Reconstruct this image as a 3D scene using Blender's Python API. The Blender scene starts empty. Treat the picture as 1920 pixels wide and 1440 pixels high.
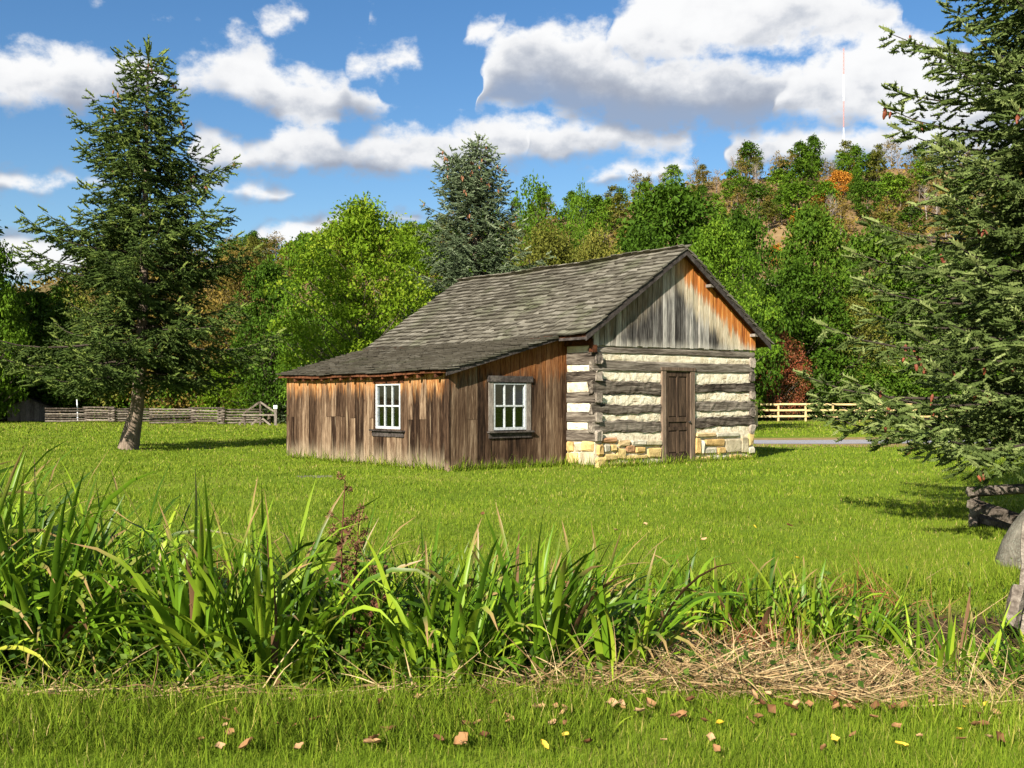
import bpy, math, random
import numpy as np
from mathutils import Vector, Matrix
R = math.radians
sc = bpy.context.scene
col = sc.collection
# ------------------------------------------------------------------ camera
F, CH, HY = 1941.0, 1.45, 752.0          # focal length in photo pixels, eye height, horizon row
cd = bpy.data.cameras.new('camera'); cd.sensor_width = 36; cd.lens = 36*F/1920
cd.shift_y = (HY-720)/1920; cd.clip_end = 4000; cd.clip_start = .1
cam = bpy.data.objects.new('camera', cd); col.objects.link(cam)
cam.location = (0, 0, CH); cam.rotation_euler = (R(90), 0, 0); sc.camera = cam
# ------------------------------------------------------------------ light
SUN = Vector((.452, .892, -.575)).normalized()     # the way the light travels
EL = math.asin(-SUN.z); ROT = math.atan2(-SUN.x, -SUN.y)
sd = bpy.data.lights.new('sun', 'SUN'); sd.energy = 5.0; sd.angle = R(.53); sd.color = (1, .94, .83)
so = bpy.data.objects.new('sun', sd); col.objects.link(so); so.location = (-40, -60, 80)
so.rotation_euler = SUN.to_track_quat('-Z', 'Y').to_euler()
sc.view_settings.view_transform = 'Standard'; sc.view_settings.look = 'None'
sc.view_settings.exposure = 1.3; sc.view_settings.gamma = 1; sc.view_settings.use_curve_mapping = False
sc.cycles.use_denoising = True; sc.cycles.use_adaptive_sampling = True; sc.cycles.adaptive_threshold = .02; sc.cycles.max_bounces = 6; sc.cycles.diffuse_bounces = 2
sc.cycles.transmission_bounces = 4; sc.cycles.transparent_max_bounces = 6

# ------------------------------------------------------------------ node helpers
def N(nt, typ, ins=None, **pr):
    n = nt.nodes.new(typ)
    for k, v in pr.items(): setattr(n, k, v)
    for k, v in (ins or {}).items():
        s = n.inputs[k]
        if isinstance(v, bpy.types.NodeSocket): nt.links.new(v, s)
        else: s.default_value = v
    return n
def mth(nt, op, a, b=0.0, c=None, clamp=False):
    ins = {0: a, 1: b}
    if c is not None: ins[2] = c
    return N(nt, 'ShaderNodeMath', ins, operation=op, use_clamp=clamp).outputs[0]
def vm(nt, op, a, b=None, out=0):
    ins = {0: a}
    if b is not None: ins[1] = b
    return N(nt, 'ShaderNodeVectorMath', ins, operation=op).outputs[out]
def ramp(nt, fac, stops, interp='LINEAR'):
    n = N(nt, 'ShaderNodeValToRGB', {0: fac}); cr = n.color_ramp; cr.interpolation = interp
    while len(cr.elements) < len(stops): cr.elements.new(.5)
    for e, (p, c) in zip(cr.elements, stops): e.position = p; e.color = (*c, 1)
    return n.outputs[0]
def mix(nt, fac, a, b, mode='MIX'):
    n = N(nt, 'ShaderNodeMix', data_type='RGBA', blend_type=mode)
    for i, v in ((0, fac), (6, a), (7, b)):
        if isinstance(v, bpy.types.NodeSocket): nt.links.new(v, n.inputs[i])
        elif i == 0: n.inputs[0].default_value = v
        else: n.inputs[i].default_value = (*v, 1)
    return n.outputs[2]
def sstep(nt, v, a, b):
    return N(nt, 'ShaderNodeMapRange', {0: v, 1: a, 2: b, 3: 0., 4: 1.}, interpolation_type='SMOOTHSTEP').outputs[0]
def noise(nt, vec, scale, detail=4., rough=.55, dim='3D', w=None, out=0, dist=0.):
    ins = {'Vector': vec, 'Scale': scale, 'Detail': detail, 'Roughness': rough, 'Distortion': dist}
    n = N(nt, 'ShaderNodeTexNoise', noise_dimensions=dim)
    if w is not None: ins['W'] = w
    for k, v in ins.items():
        s = n.inputs[k]
        if isinstance(v, bpy.types.NodeSocket): nt.links.new(v, s)
        else: s.default_value = v
    return n.outputs[out]

# ------------------------------------------------------------------ sky with cumulus
world = bpy.data.worlds.new('World'); sc.world = world; world.use_nodes = True
nt = world.node_tree; nt.nodes.clear()
sky = N(nt, 'ShaderNodeTexSky', sky_type='NISHITA', sun_disc=False, sun_elevation=EL, sun_rotation=ROT,
        altitude=200, air_density=1.15, dust_density=.25, ozone_density=3.)
hsv = N(nt, 'ShaderNodeHueSaturation', {'Hue': .505, 'Saturation': 1.25, 'Value': 1.0, 'Color': sky.outputs[0]})
bg = N(nt, 'ShaderNodeBackground', {0: hsv.outputs[0], 1: .053})
tc = N(nt, 'ShaderNodeTexCoord').outputs['Generated']
wv = vm(nt, 'SUBTRACT', noise(nt, tc, 20., 2., .6, out=1), (.5, .5, .5))
tw = vm(nt, 'ADD', tc, vm(nt, 'MULTIPLY', wv, (.064, 0, .028)))
sx = N(nt, 'ShaderNodeSeparateXYZ', {0: tw})
az = mth(nt, 'ARCTAN2', sx.outputs[0], sx.outputs[1]); el = sx.outputs[2]
# each layer: (photo column, top row, base row); top below base = a gap of clear sky
G_ = None
def gap(x): return (x, 999, 0)
layers = [
 [(-140,100,200),(0,95,205),(60,86,210),(150,80,210),(230,90,208),(280,120,195),(312,155,150),(345,112,182),(400,98,188),(440,72,205),(475,72,210),(505,100,222),(545,130,238),(590,126,245),(630,128,225),(665,160,220),(712,180,210),(728,215,190)],
 [(478,62,30),(495,32,56),(530,14,50),(572,5,38),(590,60,10),(664,60,20),(676,26,46),(700,24,44),(716,60,20),(858,110,60),(880,40,86),(920,22,82),(955,30,55),(978,80,20)],
 [(622,150,90),(655,100,138),(705,95,142),(755,88,138),(800,106,126),(842,150,90),(850,200,170),(1060,380,330),(1105,335,358),(1150,312,352),(1220,296,344),(1300,287,322),(1318,340,270)],
 [(335,330,230),(365,232,305),(395,228,322),(435,245,328),(475,268,332),(540,225,330),(590,222,328),(660,262,326),(720,240,330),(790,232,330),(860,236,330),(920,212,326),(980,196,320),(1040,225,316),(1072,262,294),(1092,330,240)],
 [(-140,322,368),(0,324,368),(60,316,370),(125,325,364),(185,334,354),(204,380,320),(335,390,320),(365,332,368),(405,328,372),(440,342,374),(480,338,380),(520,350,382),(560,358,368),(580,400,330)],
 [(-140,425,540),(0,432,535),(70,430,532),(130,442,528),(200,452,520),(400,470,500),(450,455,500),(485,430,500),(540,412,490),(590,406,470),(645,392,460),(690,425,440),(725,398,430),(770,388,424),(812,398,408),(830,440,380)],
 [(985,330,230),(1010,215,300),(1080,225,306),(1150,205,302),(1230,222,292),(1290,250,276),(1325,330,220),(1345,330,230),(1375,245,316),(1500,240,318),(1650,225,318),(1800,215,322),(2080,215,330)],
 [(858,260,140),(882,140,214),(930,72,205),(1000,45,200),(1060,34,214),(1130,60,240),(1250,95,252),(1400,105,246),(1500,125,238),(1600,150,232),(1700,165,222),(1780,170,214),(1835,240,160)],
 [(1070,190,40),(1105,75,96),(1150,0,108),(1240,-50,128),(1400,-50,112),(1560,-50,92),(1630,-30,84),(1675,15,66),(1715,130,20)],
 [(1415,300,150),(1460,175,208),(1510,112,222),(1560,72,235),(1630,36,240),(1700,28,250),(1760,60,262),(1810,95,280),(1900,115,290),(2080,100,290)]]
A0, A1 = math.atan((-140-960)/F), math.atan((2080-960)/F)
uu = N(nt, 'ShaderNodeMapRange', {0: az, 1: A0, 2: A1, 3: 0., 4: 1.}).outputs[0]
def curve(pts):
    c = N(nt, 'ShaderNodeFloatCurve', {1: uu}); cm = c.mapping; cu = cm.curves[0]
    while len(cu.points) < len(pts): cu.points.new(.5, .5)
    for q, (x, y) in zip(cu.points, pts):
        q.location = (x, y); q.handle_type = 'AUTO_CLAMPED'
    cm.update(); return c.outputs[0]
dsum = None; shd = None
for li, L in enumerate(layers):
    tp, bt = [], []
    for x, t, b_ in L:
        a = math.atan((x-960)/F); q = lambda y: min(1, max(0, math.sin(math.atan((HY-y)/F*math.cos(a)))/.45))
        u_ = (a-A0)/(A1-A0); tp.append((u_, q(t))); bt.append((u_, q(b_)))
    if tp[0][0] > .001: tp.insert(0, (0, tp[0][1])); bt.insert(0, (0, bt[0][1]))
    if tp[-1][0] < .999: tp.append((1, tp[-1][1])); bt.append((1, bt[-1][1]))
    top = mth(nt, 'MULTIPLY', curve(tp), .45); bot = mth(nt, 'MULTIPLY', curve(bt), .45)
    dt = mth(nt, 'SUBTRACT', top, el); db = mth(nt, 'SUBTRACT', el, bot)
    d = mth(nt, 'MINIMUM', dt, db)
    s = mth(nt, 'DIVIDE', dt, mth(nt, 'MAXIMUM', mth(nt, 'SUBTRACT', top, bot), .030))     # 0 at the top, 1 at the base
    thick = (.95, .3, .45, .75, .6, .6, .85, 1.35, .6, .75)[li]
    s = mth(nt, 'MULTIPLY', s, thick)
    dsum = d if dsum is None else mth(nt, 'MAXIMUM', dsum, d)
    shd = s if shd is None else N(nt, 'ShaderNodeMix', {0: sstep(nt, d, -.012, .014), 2: shd, 3: s}, data_type='FLOAT').outputs[0]
inview = mth(nt, 'MULTIPLY', mth(nt, 'SUBTRACT', 1., sstep(nt, mth(nt, 'ABSOLUTE', az), .47, .56)),
             mth(nt, 'SUBTRACT', 1., sstep(nt, el, .37, .43)))
g0 = noise(nt, vm(nt, 'MULTIPLY', tc, (1, 1, 2.6)), 4.6, 3., .55)
gen = mth(nt, 'MULTIPLY_ADD', g0, .16, -.082)
D = N(nt, 'ShaderNodeMix', {0: inview, 2: gen, 3: dsum}, data_type='FLOAT').outputs[0]
S = N(nt, 'ShaderNodeMix', {0: inview, 2: mth(nt, 'MULTIPLY_ADD', g0, 3., -1.3), 3: shd}, data_type='FLOAT').outputs[0]
n1 = noise(nt, vm(nt, 'MULTIPLY', tc, (1, 1, 1.35)), 30., 5., .62)
nz = mth(nt, 'SUBTRACT', n1, .5)
D = mth(nt, 'ADD', D, mth(nt, 'MULTIPLY', nz, .052))
alpha = sstep(nt, D, -.005, .014)
alpha = mth(nt, 'MULTIPLY', alpha, mth(nt, 'SUBTRACT', 1., mth(nt, 'MULTIPLY', sstep(nt, S, .75, 1.1), .25)))
g2 = noise(nt, vm(nt, 'MULTIPLY', tc, (1, 1, 2.)), 11., 3., .55)
sh = mth(nt, 'ADD', S, mth(nt, 'ADD', mth(nt, 'MULTIPLY', nz, .85), mth(nt, 'MULTIPLY_ADD', g2, 1.5, -.80)))
ccol = ramp(nt, sstep(nt, sh, .05, 1.12), [(0, (1., 1., 1.)), (.3, (.90, .905, .92)), (.62, (.62, .65, .71)), (1, (.37, .41, .50))])
cbg = N(nt, 'ShaderNodeBackground', {0: ccol, 1: .405})
ms = N(nt, 'ShaderNodeMixShader', {0: mth(nt, 'MULTIPLY', alpha, .98), 1: bg.outputs[0], 2: cbg.outputs[0]})
wo = N(nt, 'ShaderNodeOutputWorld', {0: ms.outputs[0]})
world.cycles.sampling_method = 'MANUAL'; world.cycles.sample_map_resolution = 256

# ------------------------------------------------------------------ mesh helpers
def props(o, label=None, cat=None, group=None, kind=None):
    for k, v in (('label', label), ('category', cat), ('group', group), ('kind', kind)):
        if v: o[k] = v
    return o
def link(name, me, parent=None, loc=None, rot=None, scale=None):
    o = bpy.data.objects.new(name, me); col.objects.link(o)
    if parent: o.parent = parent
    if loc is not None: o.location = loc
    if rot is not None: o.rotation_euler = rot
    if scale is not None: o.scale = scale
    return o
def thing(name, label, cat, loc=(0, 0, 0), rz=0, group=None):
    return props(link(name, None, None, loc, (0, 0, rz)), label, cat, group)
def mesh(name, V, Fc, mat, smooth=False):
    me = bpy.data.meshes.new(name); me.from_pydata([tuple(v) for v in V], [], [tuple(f) for f in Fc])
    if smooth: me.shade_smooth()
    else: me.shade_flat()
    if mat: me.materials.append(mat)
    return me
def npmesh(name, V, Fc, mat, rnd=None, smooth=False):
    V = np.ascontiguousarray(V, np.float32); Fc = np.ascontiguousarray(Fc, np.int32); k = Fc.shape[1]
    me = bpy.data.meshes.new(name)
    me.vertices.add(len(V)); me.vertices.foreach_set('co', V.ravel())
    me.loops.add(Fc.size); me.loops.foreach_set('vertex_index', Fc.ravel())
    me.polygons.add(len(Fc)); me.polygons.foreach_set('loop_start', np.arange(0, Fc.size, k, dtype=np.int32))
    me.update(calc_edges=True)
    if smooth: me.shade_smooth()
    else: me.shade_flat()
    if rnd is not None:
        at = me.attributes.new('rnd', 'FLOAT', 'POINT'); at.data.foreach_set('value', np.ascontiguousarray(rnd, np.float32))
    if mat: me.materials.append(mat)
    return me
def stamp(tV, tF, P, M, rnd):
    n, k = len(P), len(tV)
    V = np.einsum('nij,kj->nki', M, tV) + P[:, None, :]
    Fc = tF[None] + (np.arange(n)*k)[:, None, None]
    return V.reshape(-1, 3), Fc.reshape(-1, tF.shape[1]), np.repeat(rnd, k)
def merge(parts):
    o = 0; Vs, Fs, Rs = [], [], []
    for V, Fc, r in parts:
        Vs.append(V); Fs.append(Fc+o); Rs.append(r); o += len(V)
    return np.concatenate(Vs), np.concatenate(Fs), np.concatenate(Rs)
def unit(a): return a/np.maximum(np.linalg.norm(a, axis=-1, keepdims=True), 1e-9)
def frames(d, ref):
    """matrices whose columns are d, side, normal"""
    d = unit(d); s = unit(np.cross(ref, d)); n = np.cross(d, s)
    return np.stack([d, s, n], axis=2)
def tube(path, rad, k=7):
    """tube along a path; quads as numpy arrays"""
    path = np.asarray(path, float); rad = np.asarray(rad, float); n = len(path)
    t = unit(np.gradient(path, axis=0)); ref = np.where(np.abs(t[:, 2:3]) > .9, [[1., 0, 0]], [[0, 0, 1.]])
    s = unit(np.cross(ref, t)); b = np.cross(t, s); a = np.arange(k)*2*math.pi/k
    V = path[:, None] + rad[:, None, None]*(np.cos(a)[None, :, None]*s[:, None] + np.sin(a)[None, :, None]*b[:, None])
    i = np.arange(n-1)[:, None]*k; j = np.arange(k)[None]; j2 = (j+1) % k
    Fc = np.stack([i+j, i+j2, i+k+j2, i+k+j], axis=2).reshape(-1, 4)
    return V.reshape(-1, 3), Fc, np.full(n*k, .5)
BF = [(0, 1, 2, 3), (7, 6, 5, 4), (0, 4, 5, 1), (1, 5, 6, 2), (2, 6, 7, 3), (3, 7, 4, 0)]
def boxv(x0, x1, y0, y1, z0, z1):
    return [(x0, y0, z0), (x1, y0, z0), (x1, y1, z0), (x0, y1, z0), (x0, y0, z1), (x1, y0, z1), (x1, y1, z1), (x0, y1, z1)]
def barv(a, b, w, h, up=(0, 0, 1)):
    a, b = Vector(a), Vector(b); d = (b-a).normalized(); s = d.cross(Vector(up))
    if s.length < 1e-4: s = d.cross(Vector((1, 0, 0)))
    s.normalize(); u = s.cross(d)
    return [q + s*(i*w/2) + u*(j*h/2) for q in (a, b) for i, j in ((-1, -1), (1, -1), (1, 1), (-1, 1))]
def multi(name, boxes, mat, parent=None):
    V, Fc = [], []
    for b in boxes:
        o = len(V); V += list(b); Fc += [tuple(i+o for i in f) for f in BF]
    return link(name, mesh(name, V, Fc, mat), parent)
def cbox(c, s, bev, rng, jit=0.0):
    """chamfered, slightly uneven block: 24 vertices, 26 faces"""
    h = np.array(s)/2; V = []; idx = {}
    for sxn in (-1, 1):
        for syn in (-1, 1):
            for szn in (-1, 1):
                sg = np.array((sxn, syn, szn))
                for ax in range(3):
                    q = sg*h - sg*bev; q[ax] = sg[ax]*h[ax]
                    idx[(sxn, syn, szn, ax)] = len(V); V.append(np.array(c)+q+rng.normal(0, jit, 3))
    Fc = []
    for ax in range(3):
        b, d = [i for i in range(3) if i != ax]
        for s1 in (-1, 1):
            q = []
            for (m, n_) in ((-1, -1), (1, -1), (1, 1), (-1, 1)):
                k = [0, 0, 0]; k[ax] = s1; k[b] = m; k[d] = n_; q.append(idx[(*k, ax)])
            Fc.append(q)
            for s2 in (-1, 1):          # edges between ax and b
                if b > ax or True:
                    if ax < b:
                        k1 = [0, 0, 0]; k1[ax] = s1; k1[b] = s2; e1 = list(k1); e1[d] = -1; e2 = list(k1); e2[d] = 1
                        Fc.append([idx[(*e1, ax)], idx[(*e2, ax)], idx[(*e2, b)], idx[(*e1, b)]])
                    if ax < d:
                        k1 = [0, 0, 0]; k1[ax] = s1; k1[d] = s2; e1 = list(k1); e1[b] = -1; e2 = list(k1); e2[b] = 1
                        Fc.append([idx[(*e1, ax)], idx[(*e2, ax)], idx[(*e2, d)], idx[(*e1, d)]])
    for k in [(a, b, c_) for a in (-1, 1) for b in (-1, 1) for c_ in (-1, 1)]:
        Fc.append([idx[(*k, 0)], idx[(*k, 1)], idx[(*k, 2)]])
    seen = set(); out = []
    for f in Fc:
        key = tuple(sorted(f))
        if key not in seen: seen.add(key); out.append(f)
    return V, out
def copy_tree(o, parent=None, skip=()):
    c = o.copy(); col.objects.link(c); c.parent = parent
    for ch in list(o.children):
        if ch.name.split('.')[0] not in skip: copy_tree(ch, c)
    return c

# ------------------------------------------------------------------ materials
def newmat(name, rough=.8, spec=.2):
    m = bpy.data.materials.new(name); m.use_nodes = True; nt = m.node_tree
    b = nt.nodes['Principled BSDF']; b.inputs['Roughness'].default_value = rough
    b.inputs['Specular IOR Level'].default_value = spec
    return m, nt, b
def setc(nt, b, c): nt.links.new(c, b.inputs['Base Color'])
def bump(nt, b, h, strength=.5, dist=.02):
    n = N(nt, 'ShaderNodeBump', {'Height': h, 'Strength': strength, 'Distance': dist}); nt.links.new(n.outputs[0], b.inputs['Normal'])
def objc(nt): return N(nt, 'ShaderNodeTexCoord').outputs['Object']
def wpos(nt): return N(nt, 'ShaderNodeNewGeometry').outputs['Position']
def orand(nt): return N(nt, 'ShaderNodeObjectInfo').outputs['Random']
def rattr(nt): return N(nt, 'ShaderNodeAttribute', attribute_name='rnd').outputs['Fac']
def leafmat(name, stops, trans=.3, rough=.5, spec=.3, patch=0., objvar=.25):
    m, nt, b = newmat(name, rough, spec)
    f = mth(nt, 'ADD', mth(nt, 'MULTIPLY', rattr(nt), 1-objvar), mth(nt, 'MULTIPLY', orand(nt), objvar))
    if patch:
        f = mth(nt, 'ADD', f, mth(nt, 'MULTIPLY_ADD', noise(nt, wpos(nt), .5, 3., .6), patch, -patch/2))
    c = ramp(nt, f, stops); setc(nt, b, c)
    if trans:
        t = N(nt, 'ShaderNodeBsdfTranslucent', {0: c})
        mx = N(nt, 'ShaderNodeMixShader', {0: trans, 1: b.outputs[0], 2: t.outputs[0]})
        nt.links.new(mx.outputs[0], nt.nodes['Material Output'].inputs[0])
    return m
def barkmat(name, c0, c1, sc_=(9, 9, 1.6)):
    m, nt, b = newmat(name, .9, .1); n = noise(nt, vm(nt, 'MULTIPLY', objc(nt), sc_), 3., 5., .65)
    setc(nt, b, ramp(nt, n, [(.3, c0), (.7, c1)])); bump(nt, b, n, .8, .05); return m
def woodmat(name, stops, stretch, bumps=.6, rough=.85, vary=.35, extra=None):
    """weathered timber: streaks along the grain, each board its own tone"""
    m, nt, b = newmat(name, rough, .06); p = objc(nt); r = orand(nt)
    w = mth(nt, 'MULTIPLY', r, 37.)
    q = vm(nt, 'MULTIPLY', p, stretch)
    n1 = noise(nt, q, 2.2, 5., .68, '4D', w); n2 = noise(nt, q, 9., 3., .6, '4D', w)
    f = mth(nt, 'MULTIPLY_ADD', mth(nt, 'ADD', mth(nt, 'MULTIPLY', n1, .8), mth(nt, 'MULTIPLY', n2, .42)), 1.25, -.17)
    f = mth(nt, 'ADD', f, mth(nt, 'MULTIPLY_ADD', r, vary, -vary/2-.08))
    c = ramp(nt, f, stops)
    if extra: c = extra(nt, p, c, r, n1, n2)
    setc(nt, b, c); bump(nt, b, mth(nt, 'ADD', n1, n2), bumps, .012); return m

m_ground, nt, b = newmat('lawn_soil', .95, .05); P = wpos(nt)
n1 = noise(nt, P, .35, 4., .6); n2 = noise(nt, P, 6., 5., .7); sz = N(nt, 'ShaderNodeSeparateXYZ', {0: P})
c = ramp(nt, mth(nt, 'ADD', mth(nt, 'MULTIPLY', n1, .6), mth(nt, 'MULTIPLY', n2, .45)), [(.3, (.055, .082, .007)), (.52, (.108, .164, .013)), (.75, (.22, .205, .045))])
far = sstep(nt, sz.outputs[1], 46., 60.)
c = mix(nt, mth(nt, 'MULTIPLY', far, mth(nt, 'MULTIPLY', n1, .55)), c, (.27, .20, .07))
soil = ramp(nt, n2, [(.35, (.02, .014, .008)), (.65, (.075, .05, .026))])
c = mix(nt, sstep(nt, sz.outputs[2], -.04, -.16), c, soil); setc(nt, b, c); bump(nt, b, n2, .6, .05)

m_hill, nt, b = newmat('hill_litter', .95, .05); P = wpos(nt); n1 = noise(nt, P, .08, 6., .65)
setc(nt, b, ramp(nt, n1, [(.3, (.06, .07, .02)), (.5, (.15, .095, .045)), (.7, (.22, .15, .075))])); bump(nt, b, n1, .5, 1.)
m_gravel, nt, b = newmat('gravel', .95, .1); P = wpos(nt); n1 = noise(nt, P, 30., 4., .7); n2 = noise(nt, P, .8, 3., .6)
setc(nt, b, mix(nt, sstep(nt, n2, .45, .7), ramp(nt, n1, [(.3, (.15, .15, .17)), (.7, (.34, .33, .35))]), (.27, .25, .24))); bump(nt, b, n1, .6, .02)
m_verge, nt, b = newmat('verge_dirt', .95, .05); P = wpos(nt); n1 = noise(nt, P, 3., 5., .7)
setc(nt, b, ramp(nt, n1, [(.35, (.10, .12, .03)), (.5, (.24, .16, .07)), (.7, (.32, .22, .11))])); bump(nt, b, n1, .5, .03)

GR = [(0, (.058, .082, .007)), (.40, (.130, .200, .013)), (.72, (.225, .282, .024)), (.9, (.33, .30, .06)), (1, (.46, .36, .14))]
m_grass = leafmat('grass_blade', GR, .35, .7, .06, patch=.6, objvar=0)
m_iris = leafmat('strap_leaf', [(0, (.035, .080, .005)), (.45, (.115, .215, .011)), (.8, (.27, .36, .024)), (1, (.44, .38, .06))], .28, .4, .2, objvar=.75)
nt = m_iris.node_tree; b = nt.nodes['Principled BSDF']; c0 = b.inputs['Base Color'].links[0].from_socket     # withered tips on some leaves
tp_ = mth(nt, 'MULTIPLY', sstep(nt, N(nt, 'ShaderNodeAttribute', attribute_name='tip').outputs['Fac'], .72, .95), sstep(nt, mth(nt, 'FRACT', mth(nt, 'MULTIPLY', orand(nt), 7.3)), .45, .6))
setc(nt, b, mix(nt, tp_, c0, (.30, .19, .08)))
m_straw = leafmat('straw', [(0, (.14, .075, .035)), (.5, (.33, .22, .10)), (1, (.52, .39, .20))], .2, .7, .15, objvar=0)
m_rust = leafmat('dead_stem', [(0, (.09, .03, .014)), (.6, (.22, .075, .03)), (1, (.34, .17, .08))], .15, .7, .15, objvar=.2)
m_weed = leafmat('weed_leaf', [(0, (.02, .045, .006)), (.6, (.06, .115, .012)), (1, (.20, .25, .05))], .3, .6, .08, patch=.3, objvar=0)
m_stalk = leafmat('withered_stalk', [(0, (.055, .024, .014)), (.6, (.13, .058, .032)), (1, (.23, .125, .07))], .1, .8, .06, objvar=.2)
m_dry = leafmat('dry_leaf', [(0, (.11, .045, .02)), (.5, (.29, .155, .065)), (1, (.46, .29, .15))], .15, .7, .15, objvar=1.)
m_yel = leafmat('yellow_leaf', [(0, (.62, .42, .03)), (1, (.75, .58, .08))], .2, .6, .2, objvar=1.)
def greens(name, a, b_, c, trans=.22, ov=.3, patch=.0): return leafmat(name, [(0, a), (.6, b_), (1, c)], trans, .6, .08, patch=patch, objvar=ov)
m_dark = greens('oak_leaf', (.020, .046, .004), (.055, .110, .008), (.125, .185, .018))
m_mid = greens('maple_leaf', (.034, .075, .005), (.09, .165, .010), (.18, .255, .022))
m_light = greens('walnut_leaf', (.058, .110, .006), (.145, .235, .012), (.30, .35, .03), .4)
m_olive = greens('olive_leaf', (.055, .062, .010), (.13, .135, .020), (.24, .20, .04))
m_brown = greens('brown_leaf', (.07, .055, .013), (.17, .125, .025), (.32, .215, .05))
m_orange = greens('orange_leaf', (.20, .08, .015), (.42, .17, .02), (.55, .28, .05))
m_red = leafmat('red_leaf', [(0, (.05, .06, .015)), (.3, (.16, .085, .025)), (.65, (.30, .07, .03)), (1, (.40, .13, .06))], .3, .5, .3, objvar=.05)
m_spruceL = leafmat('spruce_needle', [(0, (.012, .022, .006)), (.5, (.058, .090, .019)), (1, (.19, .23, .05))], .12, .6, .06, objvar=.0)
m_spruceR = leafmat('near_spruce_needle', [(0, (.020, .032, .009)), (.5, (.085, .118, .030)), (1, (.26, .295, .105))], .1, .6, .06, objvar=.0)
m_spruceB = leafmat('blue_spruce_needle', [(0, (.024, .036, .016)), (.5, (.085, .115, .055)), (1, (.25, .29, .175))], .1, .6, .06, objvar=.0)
m_cone = leafmat('cone_scale', [(0, (.11, .025, .012)), (1, (.25, .07, .028))], 0, .6, .3, objvar=.8)
m_cone2 = leafmat('pale_cone_scale', [(0, (.15, .06, .028)), (1, (.29, .13, .06))], 0, .6, .3, objvar=.8)
m_bark = barkmat('spruce_bark', (.09, .065, .045), (.26, .20, .15))
m_bark2 = barkmat('tree_bark', (.05, .04, .03), (.17, .14, .10))
m_limb = barkmat('limb_bark', (.03, .024, .018), (.085, .065, .05))
m_bare = barkmat('bare_wood', (.16, .13, .11), (.34, .29, .24))

# ------------------------------------------------------------------ ground
def G(x, y):
    x = np.asarray(x, float); y = np.asarray(y, float)
    yc = 6.5+.12*np.sin(x*.9+1)+.07*np.sin(x*2.3)+.05*np.sin(x*5.1+2)
    hw = 1.72+.12*np.sin(x*1.6+4)+.06*np.sin(x*4.3)+.03*np.sin(x*9.1)
    t = np.clip(1-np.abs((y-yc)/hw), 0, 1); s = t*t*(3-2*t)
    fade = np.clip((24-y)/10, 0, 1)*np.clip((y+30)/10, 0, 1)
    return -.42*s*np.clip((40-np.abs(x))/10, 0, 1) + fade*(.02*np.sin(x*.7+y*.4)+.012*np.sin(x*1.9-y*1.3))
def g1(x, y): return float(G(x, y))
def grow(a, b, s0, k):
    out = [a]; s = s0
    while out[-1] < b: out.append(out[-1]+s); s *= k
    return out
xs = np.array(sorted([-v for v in grow(8.1, 900, .4, 1.16)]+list(np.arange(-8, 8.01, .15))+grow(8.1, 900, .4, 1.16)))
ys = np.array([-60, -40, -30, -20, -12, -6, -2, 0, 2, 3]+list(np.arange(3.6, 10, .1))+list(np.arange(10, 30, .5))+grow(30, 1000, .8, 1.12))
XX, YY = np.meshgrid(xs, ys); ZZ = G(XX, YY)
def gridfaces(ny, nx):
    i = np.arange(ny-1)[:, None]*nx; j = np.arange(nx-1)[None]
    return np.stack([i+j, i+j+1, i+nx+j+1, i+nx+j], axis=2).reshape(-1, 4)
def sheet(name, X, Y, Z, mat): return link(name, npmesh(name, np.stack([X, Y, Z], 2).reshape(-1, 3), gridfaces(*X.shape), mat, smooth=True))
props(sheet('ground', XX, YY, ZZ, m_ground), kind='structure')
def strip(name, path, hw, z, mat):
    path = np.array(path, float); t = unit(np.gradient(path, axis=0)); nrm = np.stack([-t[:, 1], t[:, 0]], 1)
    w = np.linspace(-hw, hw, 5); wob = .25*np.sin(path[:, :1]*.8+path[:, 1:]*.5)
    PX = path[:, 0:1]+nrm[:, 0:1]*(w+wob*np.abs(w)/hw); PY = path[:, 1:2]+nrm[:, 1:2]*(w+wob*np.abs(w)/hw)
    return props(sheet(name, PX, PY, np.zeros_like(PX)+z, mat), kind='structure')
tt = np.linspace(0, 1, 60)[:, None]
lane = np.concatenate([np.stack([np.linspace(90, 9, 50), np.linspace(39.5, 36.6, 50)], 1),
                       np.stack([8-9*np.sin(np.linspace(0, 1.5, 20)), 36.5+9*(1-np.cos(np.linspace(0, 1.5, 20)))+np.linspace(0, 1.2, 20)**4*10], 1)])
strip('dirt_verge', lane, 4.1, .008, m_verge); strip('gravel_lane', lane, 1.7, .016, m_gravel)

# hillside
RX = np.array([-400, 300, 480, 560, 800, 1060, 1140, 1310, 1400, 1500, 1600, 1740, 1920, 2300, 2900])
RYp = np.array([560, 510, 500, 485, 445, 420, 405, 350, 325, 310, 320, 325, 322, 330, 360])
def HZ(x, y):
    x = np.asarray(x, float); y = np.asarray(y, float)
    zr = 1.45+(HY-np.interp(960+F*x/260, RX, RYp))*260/F
    t = np.clip((y-112)/148, 0, 1); up = t**1.15
    back = np.clip((y-260)/260, 0, 1)
    bumpy = 1.6*np.sin(x*.06+y*.05)+1.1*np.sin(x*.13-y*.09)
    bench = 3.5*np.exp(-((y-176)/7)**2)*np.exp(-((x-42)/28)**2)
    return zr*up*(1-.55*back*back) + bumpy*np.clip(t*4, 0, 1) + bench - .5*(1-np.clip(t*30, 0, 1))
hx = np.linspace(-330, 420, 140); hy = np.concatenate([np.linspace(108, 290, 75), np.linspace(300, 700, 12)])
HX, HYg = np.meshgrid(hx, hy); props(sheet('hillside', HX, HYg, HZ(HX, HYg), m_hill), kind='structure')


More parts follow.
